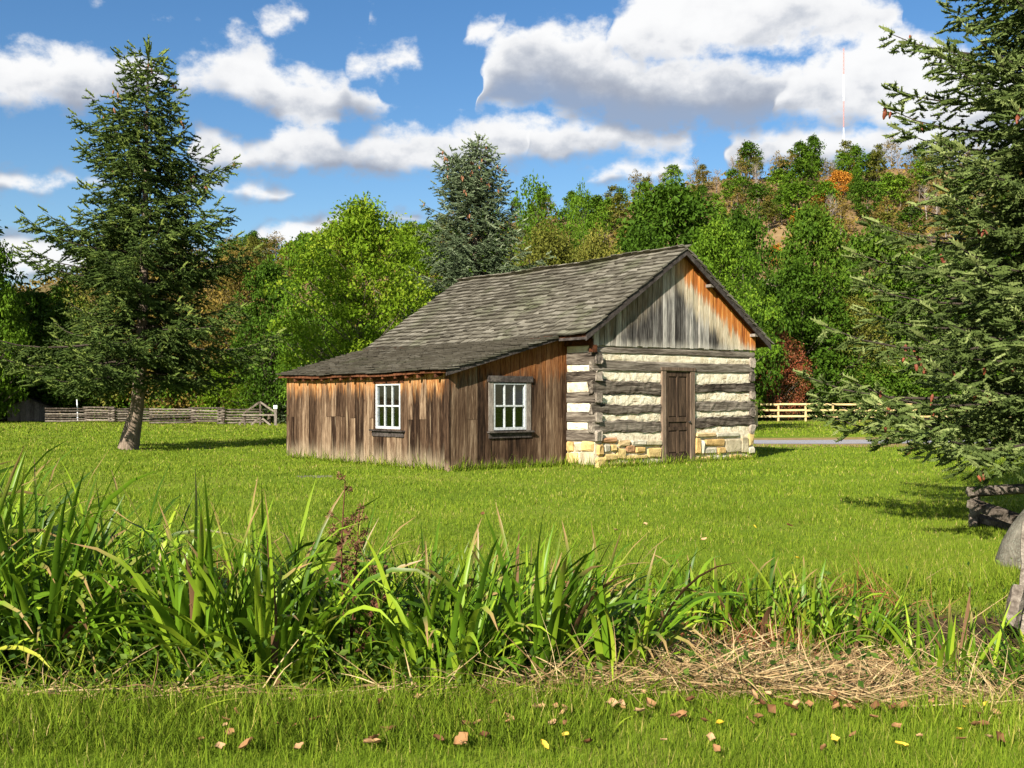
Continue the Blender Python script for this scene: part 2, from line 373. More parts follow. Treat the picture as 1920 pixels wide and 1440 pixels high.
# ================================================================== the cabin
rng = np.random.default_rng(11); rnd_ = random.Random(5)
CA = math.atan2(.6335, .7738); CLOC = Vector((-1.286, 21.16, g1(-1.286, 21.16)))
CM = Matrix.Translation(CLOC) @ Matrix.Rotation(CA, 4, 'Z'); CI = CM.inverted()
def ray(px, py):
    o = CI @ Vector((0, 0, CH)); d = CI.to_3x3() @ Vector(((px-960)/F, 1, (HY-py)/F)); return o, d
def on_v(px, py, v): o, d = ray(px, py); t = (v-o.y)/d.y; q = o+d*t; return q.x, q.z       # a wall facing the gable side
def on_u(px, py, u): o, d = ray(px, py); t = (u-o.x)/d.x; q = o+d*t; return q.y, q.z       # a wall facing the eave side
Z1 = lambda x, y: (1020+x*440/1377, 440+y*460/1440)
Z2 = lambda x, y: (520+x*560/1920, 600+y*300/1029)
VG, U1, U2 = -.895, 3.254, 8.76              # gable plane, log house left and right walls
LV = 7.07                                     # length of the lean-to
UR, ZR, UE, ZE, UL, ZL, UE2, ZE2 = 6.0, 4.98, 2.80, 2.87, -.237, 2.08, 9.2, 2.87
VF, VB, VLF, VLB = -1.09, 7.74, -.20, 7.12    # roof ends
def roofz(u):
    if u < UE: return ZL+(u-UL)*(ZE-ZL)/(UE-UL)
    if u < UR: return ZE+(u-UE)*(ZR-ZE)/(UR-UE)
    return ZR+(u-UR)*(ZE2-ZR)/(UE2-UR)
def sag(v): return -.045*math.sin(math.pi*(v-VF)/(VB-VF)) + .012*math.sin(v*2.1)

# timber
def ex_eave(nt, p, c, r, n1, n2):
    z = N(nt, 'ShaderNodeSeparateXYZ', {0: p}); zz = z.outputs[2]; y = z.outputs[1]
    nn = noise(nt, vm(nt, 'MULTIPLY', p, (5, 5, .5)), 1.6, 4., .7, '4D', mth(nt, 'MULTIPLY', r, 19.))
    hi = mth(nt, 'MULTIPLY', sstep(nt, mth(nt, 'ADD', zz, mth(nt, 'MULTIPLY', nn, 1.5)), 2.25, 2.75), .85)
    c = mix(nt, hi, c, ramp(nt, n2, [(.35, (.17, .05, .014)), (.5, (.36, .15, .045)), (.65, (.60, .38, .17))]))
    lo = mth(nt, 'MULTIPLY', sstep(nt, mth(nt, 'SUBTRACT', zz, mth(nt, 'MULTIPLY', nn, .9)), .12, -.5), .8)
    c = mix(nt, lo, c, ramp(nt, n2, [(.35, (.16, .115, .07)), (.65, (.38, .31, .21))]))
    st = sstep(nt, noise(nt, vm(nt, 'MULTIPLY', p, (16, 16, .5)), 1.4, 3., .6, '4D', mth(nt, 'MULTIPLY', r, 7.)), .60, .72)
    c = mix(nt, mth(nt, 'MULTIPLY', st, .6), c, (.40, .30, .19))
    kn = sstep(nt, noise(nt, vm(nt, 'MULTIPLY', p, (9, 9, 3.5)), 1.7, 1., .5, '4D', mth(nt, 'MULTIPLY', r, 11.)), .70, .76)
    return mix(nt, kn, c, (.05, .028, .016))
PL = [(.32, (.015, .008, .005)), (.47, (.050, .029, .017)), (.62, (.105, .065, .039)), (.80, (.27, .19, .12))]
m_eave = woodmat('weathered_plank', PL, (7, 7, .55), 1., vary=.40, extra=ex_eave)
def ex_front(nt, p, c, r, n1, n2):
    zz = N(nt, 'ShaderNodeSeparateXYZ', {0: p}).outputs[2]
    nn = noise(nt, vm(nt, 'MULTIPLY', p, (5, 5, .5)), 1.8, 4., .7, '4D', mth(nt, 'MULTIPLY', r, 23.))
    hi = mth(nt, 'MULTIPLY', sstep(nt, mth(nt, 'ADD', zz, mth(nt, 'MULTIPLY', nn, 1.6)), 2.55, 3.0), .6)
    c = mix(nt, hi, c, ramp(nt, n2, [(.35, (.13, .035, .01)), (.6, (.30, .12, .035))]))
    lo = mth(nt, 'MULTIPLY', sstep(nt, mth(nt, 'SUBTRACT', zz, mth(nt, 'MULTIPLY', nn, .5)), .0, -.3), .6)
    return mix(nt, lo, c, (.30, .22, .14))
m_front = woodmat('brown_plank', [(.30, (.015, .009, .006)), (.46, (.052, .030, .018)), (.62, (.105, .066, .040)), (.82, (.24, .17, .11))], (7, 7, .55), 1., vary=.32, extra=ex_front)
def ex_gable(nt, p, c, r, n1, n2):
    s = N(nt, 'ShaderNodeSeparateXYZ', {0: p}); u, zz = s.outputs[0], s.outputs[2]
    nn = noise(nt, vm(nt, 'MULTIPLY', p, (6, 6, .6)), 1.6, 4., .7, '4D', mth(nt, 'MULTIPLY', r, 31.))
    top = mth(nt, 'SUBTRACT', ZR, mth(nt, 'MULTIPLY', mth(nt, 'ABSOLUTE', mth(nt, 'SUBTRACT', u, UR)), .659))
    d = mth(nt, 'SUBTRACT', mth(nt, 'SUBTRACT', top, zz), mth(nt, 'MULTIPLY_ADD', nn, 1.1, -.45))
    rt = sstep(nt, u, 5.6, 6.4)
    far = mth(nt, 'MULTIPLY_ADD', rt, .30, .45)
    pale = mth(nt, 'SUBTRACT', 1., sstep(nt, d, far, mth(nt, 'ADD', far, .45)))
    c = mix(nt, mth(nt, 'MULTIPLY', pale, mth(nt, 'MULTIPLY_ADD', rt, .65, .2)), c, ramp(nt, n2, [(.35, (.33, .25, .15)), (.6, (.62, .53, .37))]))
    og = mth(nt, 'MULTIPLY', mth(nt, 'SUBTRACT', 1., sstep(nt, d, .32, .62)), mth(nt, 'MULTIPLY_ADD', rt, .85, .1))
    c = mix(nt, og, c, ramp(nt, n1, [(.35, (.16, .035, .006)), (.5, (.42, .13, .02)), (.7, (.62, .30, .08))]))
    lo = mth(nt, 'MULTIPLY', sstep(nt, mth(nt, 'SUBTRACT', zz, mth(nt, 'MULTIPLY', nn, .5)), 2.65, 2.35), .6)
    return mix(nt, lo, c, (.50, .46, .38))
m_gable = woodmat('grey_plank', [(.30, (.022, .019, .017)), (.45, (.085, .078, .070)), (.6, (.18, .168, .15)), (.78, (.44, .41, .36))], (8, 8, .5), 1., vary=.42, extra=ex_gable)
LG = [(.32, (.016, .012, .009)), (.45, (.075, .060, .046)), (.6, (.17, .143, .112)), (.8, (.36, .31, .25))]
m_logu = woodmat('log_grain', LG, (.55, 5, 7), 1.6, vary=.22)
m_logv = woodmat('log_grain_side', LG, (5, .55, 7), 1.6, vary=.22)
m_end = woodmat('log_end', [(.3, (.06, .05, .042)), (.5, (.20, .165, .13)), (.8, (.40, .34, .27))], (5, 5, 5), 1., vary=.3)
m_trim = woodmat('dark_trim', [(.3, (.018, .014, .012)), (.55, (.06, .05, .045)), (.85, (.14, .12, .10))], (3, 3, 3), .8, vary=.2)
m_raft = woodmat('rafter_wood', [(.3, (.03, .012, .007)), (.55, (.10, .038, .018)), (.85, (.22, .09, .04))], (3, 6, 6), .8, vary=.2)
m_door = woodmat('door_wood', [(.3, (.016, .011, .008)), (.5, (.055, .036, .024)), (.8, (.14, .09, .055))], (8, 8, .6), .8, vary=.1)
m_jamb = woodmat('door_casing', [(.3, (.05, .03, .02)), (.5, (.12, .085, .06)), (.8, (.28, .20, .14))], (8, 8, .6), .8, vary=.2)
m_case = woodmat('window_casing', [(.3, (.07, .06, .05)), (.5, (.17, .145, .12)), (.8, (.32, .28, .24))], (7, 7, 1.5), .8, vary=.2)
m_shin, nt, b = newmat('roof_shingle', .92, .1)
f0 = mth(nt, 'FRACT', mth(nt, 'ADD', rattr(nt), orand(nt))); P = wpos(nt); nS = noise(nt, P, 14., 4., .65); nL = noise(nt, P, .9, 3., .6)
f = mth(nt, 'ADD', mth(nt, 'MULTIPLY', f0, .5), mth(nt, 'MULTIPLY', nS, .6))
c = ramp(nt, f, [(.2, (.060, .052, .038)), (.5, (.105, .094, .070)), (.75, (.155, .140, .107)), (.95, (.24, .22, .18))])
c = mix(nt, mth(nt, 'MULTIPLY', sstep(nt, nL, .5, .72), .5), c, (.085, .095, .045))
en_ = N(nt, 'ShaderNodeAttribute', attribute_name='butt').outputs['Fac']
c = mix(nt, mth(nt, 'MULTIPLY', sstep(nt, en_, .88, .96), .72), c, (.026, .022, .016)); setc(nt, b, c); bump(nt, b, nS, .5, .01)  # butt ends darkened: weathered end grain plus painted-in shadow lines between courses
m_chink, nt, b = newmat('lime_chinking', .9, .1); P = objc(nt); n1 = noise(nt, P, 7., 6., .65); n2 = noise(nt, vm(nt, 'MULTIPLY', P, (2, 2, 9)), 2., 4., .6)
c = ramp(nt, n1, [(.28, (.38, .30, .19)), (.45, (.62, .55, .40)), (.7, (.73, .675, .53))])
n3 = noise(nt, P, 2.6, 4., .6); c = mix(nt, mth(nt, 'MULTIPLY', sstep(nt, n3, .48, .7), .55), c, (.42, .33, .20))
setc(nt, b, mix(nt, sstep(nt, n2, .62, .70), c, (.22, .15, .08))); bump(nt, b, n1, 1., .05)
m_mortar, nt, b = newmat('pale_mortar', .95, .1); P = objc(nt); n1 = noise(nt, P, 9., 6., .65)
setc(nt, b, ramp(nt, n1, [(.3, (.36, .29, .19)), (.55, (.60, .53, .39)), (.8, (.70, .64, .50))])); bump(nt, b, n1, 1., .03)
m_stone, nt, b = newmat('sandstone', .92, .1); P = objc(nt); n1 = noise(nt, P, 6., 6., .7)
c = ramp(nt, orand(nt), [(0, (.50, .33, .13)), (.2, (.42, .36, .24)), (.4, (.55, .40, .17)), (.6, (.47, .43, .33)), (.78, (.38, .21, .11)), (.88, (.52, .38, .20)), (1, (.40, .33, .22))], 'CONSTANT')
setc(nt, b, mix(nt, 1., c, ramp(nt, n1, [(.3, (.55, .52, .48)), (.6, (1, 1, 1)), (.8, (1.15, 1.1, 1.0))]), 'MULTIPLY')); bump(nt, b, n1, 1., .03)
m_white, nt, b = newmat('white_sash_paint', .6, .3); n1 = noise(nt, objc(nt), 20., 4., .6)
setc(nt, b, ramp(nt, n1, [(.3, (.27, .28, .28)), (.6, (.47, .49, .49))]))
m_glass, nt, b = newmat('window_glass', .04, .5)
gl = N(nt, 'ShaderNodeBsdfGlossy', {0: (.9, .95, 1, 1), 1: .02}); tr = N(nt, 'ShaderNodeBsdfTransparent', {0: (.75, .78, .78, 1)})
lw = N(nt, 'ShaderNodeLayerWeight', {0: .5}); fr = N(nt, 'ShaderNodeMath', {0: mth(nt, 'POWER', lw.outputs[1], 4.), 1: .6, 2: .05}, operation='MULTIPLY_ADD')
nt.links.new(N(nt, 'ShaderNodeMixShader', {0: fr.outputs[0], 1: tr.outputs[0], 2: gl.outputs[0]}).outputs[0], nt.nodes['Material Output'].inputs[0])
m_inside, nt, b = newmat('interior_board', .9, .1); b.inputs['Base Color'].default_value = (.12, .08, .055, 1)
m_iron, nt, b = newmat('iron', .5, .4); b.inputs['Base Color'].default_value = (.03, .028, .026, 1)

cabin = thing('log_cabin', 'weathered log cabin with white chinking, shingle roof and brown plank lean-to', 'cabin', CLOC, CA)
PF = lambda a, d, z: (a, -d, z)               # lean-to front wall: along u, out towards -v
PE = lambda a, d, z: (-d, a, z)               # lean-to eave wall: along v, out towards -u
PG = lambda a, d, z: (a, VG-d, z)             # gable wall of the log house
PS = lambda a, d, z: (U1-d, a, z)             # side wall of the log house
def pbox(Pm, a0, a1, d0, d1, z0, z1): return [Pm(*q) for q in ((a0, d0, z0), (a1, d0, z0), (a1, d1, z0), (a0, d1, z0), (a0, d0, z1), (a1, d0, z1), (a1, d1, z1), (a0, d1, z1))]
def slab(name, Pm, poly, d0, d1, mat, parent):
    n = len(poly); V = [Pm(a, d0, z) for a, z in poly]+[Pm(a, d1, z) for a, z in poly]
    Fc = [tuple(range(n)), tuple(range(2*n-1, n-1, -1))]+[(i, (i+1) % n, n+(i+1) % n, n+i) for i in range(n)]
    return link(name, mesh(name, V, Fc, mat), parent)

# ---- plank walls of the lean-to
def plank_wall(wall, Pm, a_end, topf, hole, mat, wmin, wmax, splits, botj):
    a = 0.0
    while a < a_end-.03:
        w = min(rnd_.uniform(wmin, wmax), a_end-a)
        if a_end-(a+w) < .08: w = a_end-a
        a0, a1 = a+.006, a+w-.008; d = .03+rnd_.uniform(0, .018); lo = rnd_.uniform(-.06, botj)
        def piece(z0, z1a, z1b): slab('plank', Pm, [(a0, z0), (a1, z0), (a1, z1b), (a0, z1a)], .0, d, mat, wall)
        t0, t1 = topf(a0), topf(a1)
        h0, h1, hz0, hz1 = hole
        if a1 > h0+.02 and a0 < h1-.02:
            piece(lo, hz0, hz0); piece(hz1, t0, t1)
        elif rnd_.random() < splits:
            zs = 1.06+rnd_.uniform(-.03, .03); piece(lo, zs-.004, zs-.004); d = .03+rnd_.uniform(.006, .02); piece(zs+.004, t0, t1)
        else: piece(lo, t0, t1)
        a += w
def sheath(name, Pm, a_end, topf, hole):
    h0, h1, z0, z1 = hole; V = []
    bx = [pbox(Pm, .03, h0, -.05, -.012, -.1, topf(.0)-.06), pbox(Pm, h0, h1, -.05, -.012, -.1, z0), pbox(Pm, h0, h1, -.05, -.012, z1, topf(h0)-.05), pbox(Pm, h1, a_end, -.05, -.012, -.1, topf(h1)-.05)]
    return multi(name, bx, m_inside, cabin)
# openings measured on the photograph
w2a = on_v(*Z2(1380, 404), 0); w2b = on_v(*Z2(1590, 704), 0); W2 = (w2a[0], w2b[0], w2b[1], w2a[1])
w1a = on_u(*Z2(803, 412), 0); w1b = on_u(*Z2(645, 702), 0); W1 = (w1a[0], w1b[0], on_u(*Z2(725, 700), 0)[1], on_u(*Z2(725, 412), 0)[1])
wf = sheath('front_wall', PF, 3.22, lambda u: roofz(u)-.05, W2)
plank_wall(wf, PF, 3.24, lambda u: roofz(u)-.045, W2, m_front, .12, .27, .12, .03)
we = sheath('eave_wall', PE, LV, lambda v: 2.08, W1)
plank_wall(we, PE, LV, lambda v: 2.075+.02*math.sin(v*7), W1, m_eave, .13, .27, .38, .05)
multi('corner_board', [boxv(-.045, -.001, -.05, .10, -.05, 2.06)], m_front, cabin)
multi('back_wall', [boxv(.0, 3.2, LV-.05, LV, -.1, 2.1)], m_eave, cabin)
multi('floor', [boxv(.05, 8.6, -.8, 7.0, -.12, -.06)], m_inside, cabin)

# ---- windows
def window(Pm, hole, ncol, nrow, casing, slope=0):
    a0, a1, z0, z1 = hole; t = .045
    w = multi('window', [pbox(Pm, a0, a0+t, -.02, .055, z0, z1), pbox(Pm, a1-t, a1, -.02, .055, z0, z1), pbox(Pm, a0+t, a1-t, -.02, .055, z1-t*.7, z1), pbox(Pm, a0+t, a1-t, -.02, .055, z0, z0+t*1.25)], m_white, cabin)
    iw, ih = (a1-a0-2*t), (z1-z0-t*1.95); zb = z0+t*1.25
    for i in range(1, ncol): x = a0+t+iw*i/ncol; multi('muntin', [pbox(Pm, x-.014, x+.014, .0, .042, zb, zb+ih)], m_white, w)
    for i in range(1, nrow): z = zb+ih*i/nrow; multi('muntin', [pbox(Pm, a0+t, a1-t, .004, .049, z-.018, z+.018)], m_white, w)
    for i in range(ncol):
        for j in range(nrow):
            x0 = a0+t+iw*i/ncol; x1 = x0+iw/ncol; za = zb+ih*j/nrow; zc = za+ih/nrow; tilt = rnd_.uniform(-.002, .002)
            multi('pane', [pbox(Pm, x0, x1, .012+tilt, .016+tilt, za, zc)], m_glass, w)
    if casing:
        multi('casing', [pbox(Pm, a0-.13, a0-.004, .0, .062, z0-.02, z1+.02)], m_case, w); multi('casing', [pbox(Pm, a1+.004, a1+.13, .0, .06, z0-.02, z1+.02)], m_case, w)
        multi('head_board', [pbox(Pm, a0-.16, a1+.17, .0, .085, z1+.022, z1+.15)], m_trim, w)
    else:
        multi('casing', [pbox(Pm, a1+.004, a1+.09, .0, .05, z0-.02, z1+.02)], m_eave, w); multi('casing', [pbox(Pm, a0-.085, a0-.004, .0, .05, z0-.02, z1+.02)], m_eave, w)
        multi('head_board', [pbox(Pm, a0-.12, a1+.12, .0, .06, z1+.022, z1+.16)], m_raft, w)
    multi('sill', [pbox(Pm, a0-.17, a1+.17, .0, .13, z0-.055, z0-.022)], m_trim, w)
    multi('apron', [pbox(Pm, a0-.13, a1+.14, .0, .07, z0-.17, z0-.058)], m_trim, w)
    return w
window(PF, W2, 3, 2, True); window(PE, W1, 3, 2, False)
# a few things inside that show through the glass
multi('inner_partition', [boxv(1.55, 1.60, .6, 6.5, -.06, 2.0)], m_inside, cabin)

# ---- log house
def log(name, Pm, a0, a1, z0, z1, d0, d1, mat, parent, wob=.02, seg=16, endj=.0, squareness=4.0, taper=0.):
    k = 12; V = []; ph = rng.uniform(0, 6, 6); hz = (z1-z0)/2; zc = (z0+z1)/2; hd = (d1-d0)/2; dc = (d0+d1)/2
    for i in range(seg+1):
        s = i/seg; a = a0+(a1-a0)*s
        cz = zc+wob*.6*math.sin(s*3.1+ph[0])+wob*.35*math.sin(s*9+ph[1]); hh = hz*(1+taper*(s-.5))*(1+wob*3*math.sin(s*5+ph[2])+wob*2*math.sin(s*17+ph[3]))
        for j in range(k):
            t = 2*math.pi*j/k+.2; c, q = math.cos(t), math.sin(t); e = 2/squareness
            V.append(Pm(a+(rng.normal(0, endj) if i in (0, seg) else 0), dc+hd*math.copysign(abs(c)**e, c)+rng.normal(0, wob*.16), cz+hh*math.copysign(abs(q)**e, q)+rng.normal(0, wob*.28)))
    Fc = [(i*k+j, i*k+(j+1) % k, (i+1)*k+(j+1) % k, (i+1)*k+j) for i in range(seg) for j in range(k)]
    Fc += [tuple(range(k))[::-1], tuple(seg*k+j for j in range(k))]
    return link(name, mesh(name, V, Fc, mat), parent)
def gz(zy, zx=300): return on_v(*Z1(zx, zy), VG)[1]
def gu(zx, zy=1000): return on_v(*Z1(zx, zy), VG)[0]
DU0, DU1 = gu(685), gu(876); DT = gz(785, 780)
gw = multi('gable_wall', [boxv(U1+.06, DU0, VG+.06, VG+.2, -.1, 2.7), boxv(DU1, U2-.06, VG+.06, VG+.2, -.1, 2.7), boxv(DU0, DU1, VG+.06, VG+.2, DT, 2.7)], m_chink, cabin)
sw = multi('side_wall', [boxv(U1+.06, U1+.2, VG+.21, 7.4, -.1, 2.8)], m_chink, cabin)
multi('far_wall', [boxv(U2-.2, U2, VG+.21, 7.4, -.05, 2.72)], m_logv, cabin)
multi('rear_wall', [boxv(U1+.06, U2-.2, 7.25, 7.45, -.05, 2.72), ], m_logu, cabin)
# gable logs, z ranges at the left and right end of the wall
glogs = [(2.475, 2.625, True), (2.10, 2.335, True), (1.585, 1.88, False), (1.17, 1.37, False), (.74, .985, False)]
glogR = [(2.54, 2.66, True), (2.14, 2.36, True), (1.66, 1.86, False), (1.22, 1.44, False), (.82, 1.06, False)]
for i, ((l0, l1, full), (r0, r1, _)) in enumerate(zip(glogs, glogR)):
    dd = (-.12, .032) if i else (-.12, .03)
    if full:
        n = 'log'; z0, z1 = (l0+r0)/2, (l1+r1)/2; o = log('log', PG, U1-.06, U2+.02, z0, z1, *dd, m_logu, gw, .010, 22, .02, 6)
        for v in o.data.vertices: v.co.z += ((v.co.x-(U1+U2)/2)/(U2-U1))*((r0+r1)-(l0+l1))/2
    else:
        log('log', PG, U1-.07, DU0-.01, l0, l1, *dd, m_logu, gw, .034, 22, .02, 8, -.08)
        log('log', PG, DU1+.01, U2+.02, r0, r1, *dd, m_logu, gw, .038, 20, .02, 8, .1)
# chinking between them
gaps = [((2.30, 2.50), (2.33, 2.57)), ((1.84, 2.13), (1.83, 2.17)), ((1.33, 1.62), (1.40, 1.70)), ((.95, 1.20), (1.02, 1.25)), ((.56, .78), (.66, .86))]
for i, (l, r) in enumerate(gaps):
    if i == 0:
        o = log('chinking', PG, U1+.1, U2-.1, (l[0]+r[0])/2, (l[1]+r[1])/2, -.10, .004, m_chink, gw, .02, 26, 0, 3)
    else:
        log('chinking', PG, U1+.1, DU0-.005, l[0], l[1], -.10, .0, m_chink, gw, .022, 18, 0, 3)
        log('chinking', PG, DU1+.005, U2-.1, r[0], r[1], -.10, .0, m_chink, gw, .022, 16, 0, 3)
# side logs: their squared ends show at both corners
sl = [(2.24, 2.50), (1.87, 2.11), (1.40, 1.63), (.97, 1.20), (.56, .82)]
for z0, z1 in sl:
    log('log', PS, VG-.06+rnd_.uniform(-.02, .03), 7.4, z0, z1, -.15, .045, m_logv, sw, .016, 14, .012, 7)
    log('log', lambda a, d, z: (U2-.02+d, a, z), VG-.075+rnd_.uniform(-.02, .02), 1.0, z0+.06, z1+.05, -.15, .03, m_end, gw, .02, 8, .012, 4)
    o = log('log_end', PS, VG-.10, VG-.04, z0+.012, z1-.012, -.145, .04, m_end, sw, .014, 3, .012, 6)
for z0, z1 in [(2.47, 2.72), (2.08, 2.28), (1.60, 1.91), (1.17, 1.43), (.79, 1.0)]:
    log('chinking', PS, VG+.03, .02, z0, z1, -.12, .02, m_chink, sw, .02, 8, 0, 3)
multi('wall_plate', [boxv(U1-.1, U1+.14, VG-.02, 7.4, 2.66, 2.80)], m_raft, cabin)
multi('plate_block', [boxv(U1-.17, U1-.05, VG-.13, VG-.0, 2.50, 2.66)], m_raft, cabin)

# foundation stones
fw = multi('foundation', [boxv(U1-.005, DU0, VG-.005, VG+.16, -.2, .66)], m_mortar, cabin)
fw2 = multi('foundation', [boxv(DU1, U2, VG-.005, VG+.16, -.2, .70)], m_mortar, cabin)
fw3 = multi('foundation', [boxv(U1-.005, U1+.14, VG+.161, 0.0, -.2, .58)], m_mortar, cabin)
st_g = [(306,1228,343,1300),(300,1303,357,1385),(345,1225,385,1280),(385,1230,420,1270),(420,1250,475,1325),(475,1230,530,1285),(530,1240,590,1285),(590,1203,685,1240),(605,1245,685,1315),(430,1207,500,1245),(505,1205,588,1236),
 (345,1285,420,1330),(477,1288,600,1322),(360,1332,485,1385),(487,1327,555,1380),(557,1322,685,1375),(335,1190,425,1222),
 (880,1190,912,1293),(914,1205,933,1290),(936,1198,1055,1242),(936,1246,1010,1290),(1012,1246,1056,1288),(1060,1195,1150,1285),(1152,1178,1193,1285),(1195,1165,1226,1240),(1190,1243,1226,1290),
 (882,1298,980,1350),(982,1292,1080,1338),(1082,1288,1160,1330),(1162,1293,1226,1328),(885,1160,1000,1188),(1005,1158,1140,1190)]
for x0, y0, x1, y1 in st_g:
    u0, za = on_v(*Z1(x0, y1), VG); u1, zb = on_v(*Z1(x1, y0), VG); dp = rnd_.uniform(.03, .065)
    V, Fc = cbox(((u0+u1)/2, VG+.05-dp/2, (za+zb)/2), ((u1-u0)*.97, .13+dp, (zb-za)*.95), min(.035, (zb-za)*.2), rng, .009)
    link('stone', mesh('stone', V, Fc, m_stone), fw if u0 < DU0-.02 else fw2)
for v0, v1, za, zb in [(-.90, -.42, .02, .33), (-.41, -.02, .05, .30), (-.90, -.50, .34, .56), (-.49, -.25, .32, .50), (-.24, -.02, .31, .55), (-.88, -.3, -.15, .01), (-.29, -.02, -.15, .04)]:
    dp = rnd_.uniform(.03, .06); V, Fc = cbox((U1+.05-dp/2, (v0+v1)/2, (za+zb)/2), (.13+dp, v1-v0-.02, zb-za-.015), .03, rng, .009)
    link('stone', mesh('stone', V, Fc, m_stone), fw3)

# ---- door
du0, du1 = gu(708), gu(851); dz0, dz1 = .045, gz(800, 780)
door = multi('door', [pbox(PG, du0, du1, -.03, .0, dz0, dz1)], m_door, cabin)
dw = du1-du0
for q in ([du0, du0+.12*dw, dz0, dz1], [du1-.12*dw, du1, dz0, dz1]): multi('stile', [pbox(PG, q[0], q[1], .001, .028, q[2], q[3])], m_door, door)
zr = lambda y: gz(y, 780)
for a, bz in ((zr(832), dz1), (zr(1098), zr(1072)), (zr(1148), zr(1128)), (dz0, zr(1282))): multi('rail', [pbox(PG, du0+.12*dw, du1-.12*dw, .001, .026, a, bz)], m_door, door)
mu = (du0+du1)/2
for a, bz in ((zr(1072), zr(832)), (zr(1282), zr(1148))):
    multi('stile', [pbox(PG, mu-.035, mu+.035, .001, .025, a, bz)], m_door, door)
    for s in (-1, 1):
        x0 = mu+.06 if s > 0 else du0+.12*dw+.03; x1 = du1-.12*dw-.03 if s > 0 else mu-.06
        multi('panel', [pbox(PG, x0, x1, .001, .014, a+.03, bz-.03)], m_door, door)
V, Fc, _ = tube([PG(du1-.05, .02, zr(1100)), PG(du1-.05, .06, zr(1100)), PG(du1-.05, .085, zr(1100)), PG(du1-.05, .1, zr(1100))], [.012, .014, .03, .004], 8)
link('door_knob', npmesh('door_knob', V, Fc, m_iron), door)
multi('door_jamb', [pbox(PG, DU0, du0-.004, -.06, .055, .0, DT)], m_jamb, door); multi('door_jamb', [pbox(PG, du1+.004, DU1, -.06, .055, .0, DT)], m_jamb, door)
multi('lintel', [pbox(PG, DU0-.03, DU1+.01, -.06, .07, dz1+.004, DT+.02)], m_jamb, door)
multi('threshold', [pbox(PG, DU0, DU1, -.05, .11, -.06, .04)], m_jamb, door)

# ---- gable boarding
gb = slab('gable_boarding', PG, [(U1+.05, 2.72), (U2-.02, 2.72), (UR, 4.75)], -.06, -.02, m_inside, cabin)
a = U1-.06
while a < U2+.05:
    w = rnd_.uniform(.12, .215); a0, a1 = a+.008, min(a+w, U2+.08)-.010; zb = 2.655+.011*(a-U1)+rnd_.uniform(-.012, .012); zt0, zt1 = roofz(a0)-.05, roofz(a1)-.05
    poly = [(a0, zb), (a1, zb), (a1, zt1)]+([(UR, ZR-.05)] if a0 < UR < a1 else [])+[(a0, zt0)]
    slab('plank', PG, poly, -.015, .02+rnd_.uniform(0, .02), m_gable, gb); a += w

# ---- roof
def deck(name, us, v0, v1f, th=.05):
    n = 14; V = []; Fc = []
    for i in range(n+1):
        for u in us:
            v = v0+(v1f(u)-v0)*i/n; z = roofz(u)+sag(v); V += [(u, v, z), (u, v, z-th)]
    m = len(us)*2
    for i in range(n):
        for j in range(len(us)-1):
            a = i*m+j*2; Fc += [(a, a+2, a+m+2, a+m), (a+1, a+m+1, a+m+3, a+3)]
        Fc += [(i*m, (i+1)*m, (i+1)*m+1, i*m+1), (i*m+m-2, i*m+m-1, (i+1)*m+m-1, (i+1)*m+m-2)]
    for i in (0, n):
        for j in range(len(us)-1): a = i*m+j*2; Fc.append((a, a+1, a+3, a+2))
    return link(name, mesh(name, V, Fc, m_raft), cabin)
def lbe(u): return VB+(VLB-VB)*(UE-u)/(UE-UL)
mainroof = deck('main_roof', [UE, (UE+UR)/2, UR, (UR+UE2)/2, UE2], VF, lambda u: VB)
leanroof = deck('lean_to_roof', [UL, UL+1, UL+2, UE+.12], VLF, lambda u: lbe(min(u, UE)))
shT = np.array([(-.5, 0, 0), (.5, 0, 0), (.5, 1, -.3), (-.5, 1, -.3), (-.5, 0, 1), (.5, 0, 1), (.5, 1, .15), (-.5, 1, .15)], float)
shingles = []
def course(u0, u1, v0, v1f, rows, lift):
    zz0, zz1 = roofz(u0), roofz(u1); sl_ = math.hypot(u1-u0, zz1-zz0); du, dz = (u1-u0)/sl_, (zz1-zz0)/sl_
    for r in range(rows):
        s = r*sl_/rows-.035; off = rnd_.uniform(-.02, .02); v = v0-.05-rnd_.uniform(0, .2); ph = rnd_.uniform(0, 6)
        while True:
            u = u0+du*s; vend = v1f(u)+.05
            if v > vend: break
            w = rnd_.uniform(.15, .36); va, vb_ = max(v, v0-.04), min(v+w, vend)
            if vb_-va > .04:
                ss = s+rnd_.uniform(-.022, .022)+.018*math.sin(v*1.7+ph); vm_ = (va+vb_)/2
                zz = zz0+dz*ss+sag(vm_)+lift; th = rnd_.uniform(.020, .040)
                yaw = rnd_.uniform(-.035, .035)
                ex = np.array((du*yaw, 1, dz*yaw)); ey = np.array((du, -yaw, dz)); en = unit(np.cross(ex, ey)) if du > 0 else unit(np.cross(ex, ey))
                if en[2] < 0: en = -en
                ln = .40; tilt = .045+rnd_.uniform(-.008, .012); ey2 = unit(ey-en*tilt/ln)
                M = np.stack([ex*(vb_-va-.006), ey2*ln, en*th], 1)
                shingles.append((np.array((u0+du*ss, vm_, zz))+en*(.038+rnd_.uniform(0, .012)), M))
            v += w
course(UL-.02, UE, VLF-.03, lbe, 17, 0); n_lean = len(shingles)
course(UE-.03, UR, VF-.02, lambda u: VB, 20, .012); n_main = len(shingles)
course(UE2+.03, UR, VF-.02, lambda u: VB, 20, .012)
Pc = np.array([s[0] for s in shingles]); Mc = np.array([s[1] for s in shingles])
Pw = np.array([CM @ Vector(q) for q in Pc]); dist = np.linalg.norm(Pw-np.array((0, 0, CH)), axis=1)
key = np.full(len(shingles), 1e9); key[n_lean:n_main] = dist[n_lean:n_main]
near = set(np.argsort(key)[:300].tolist())
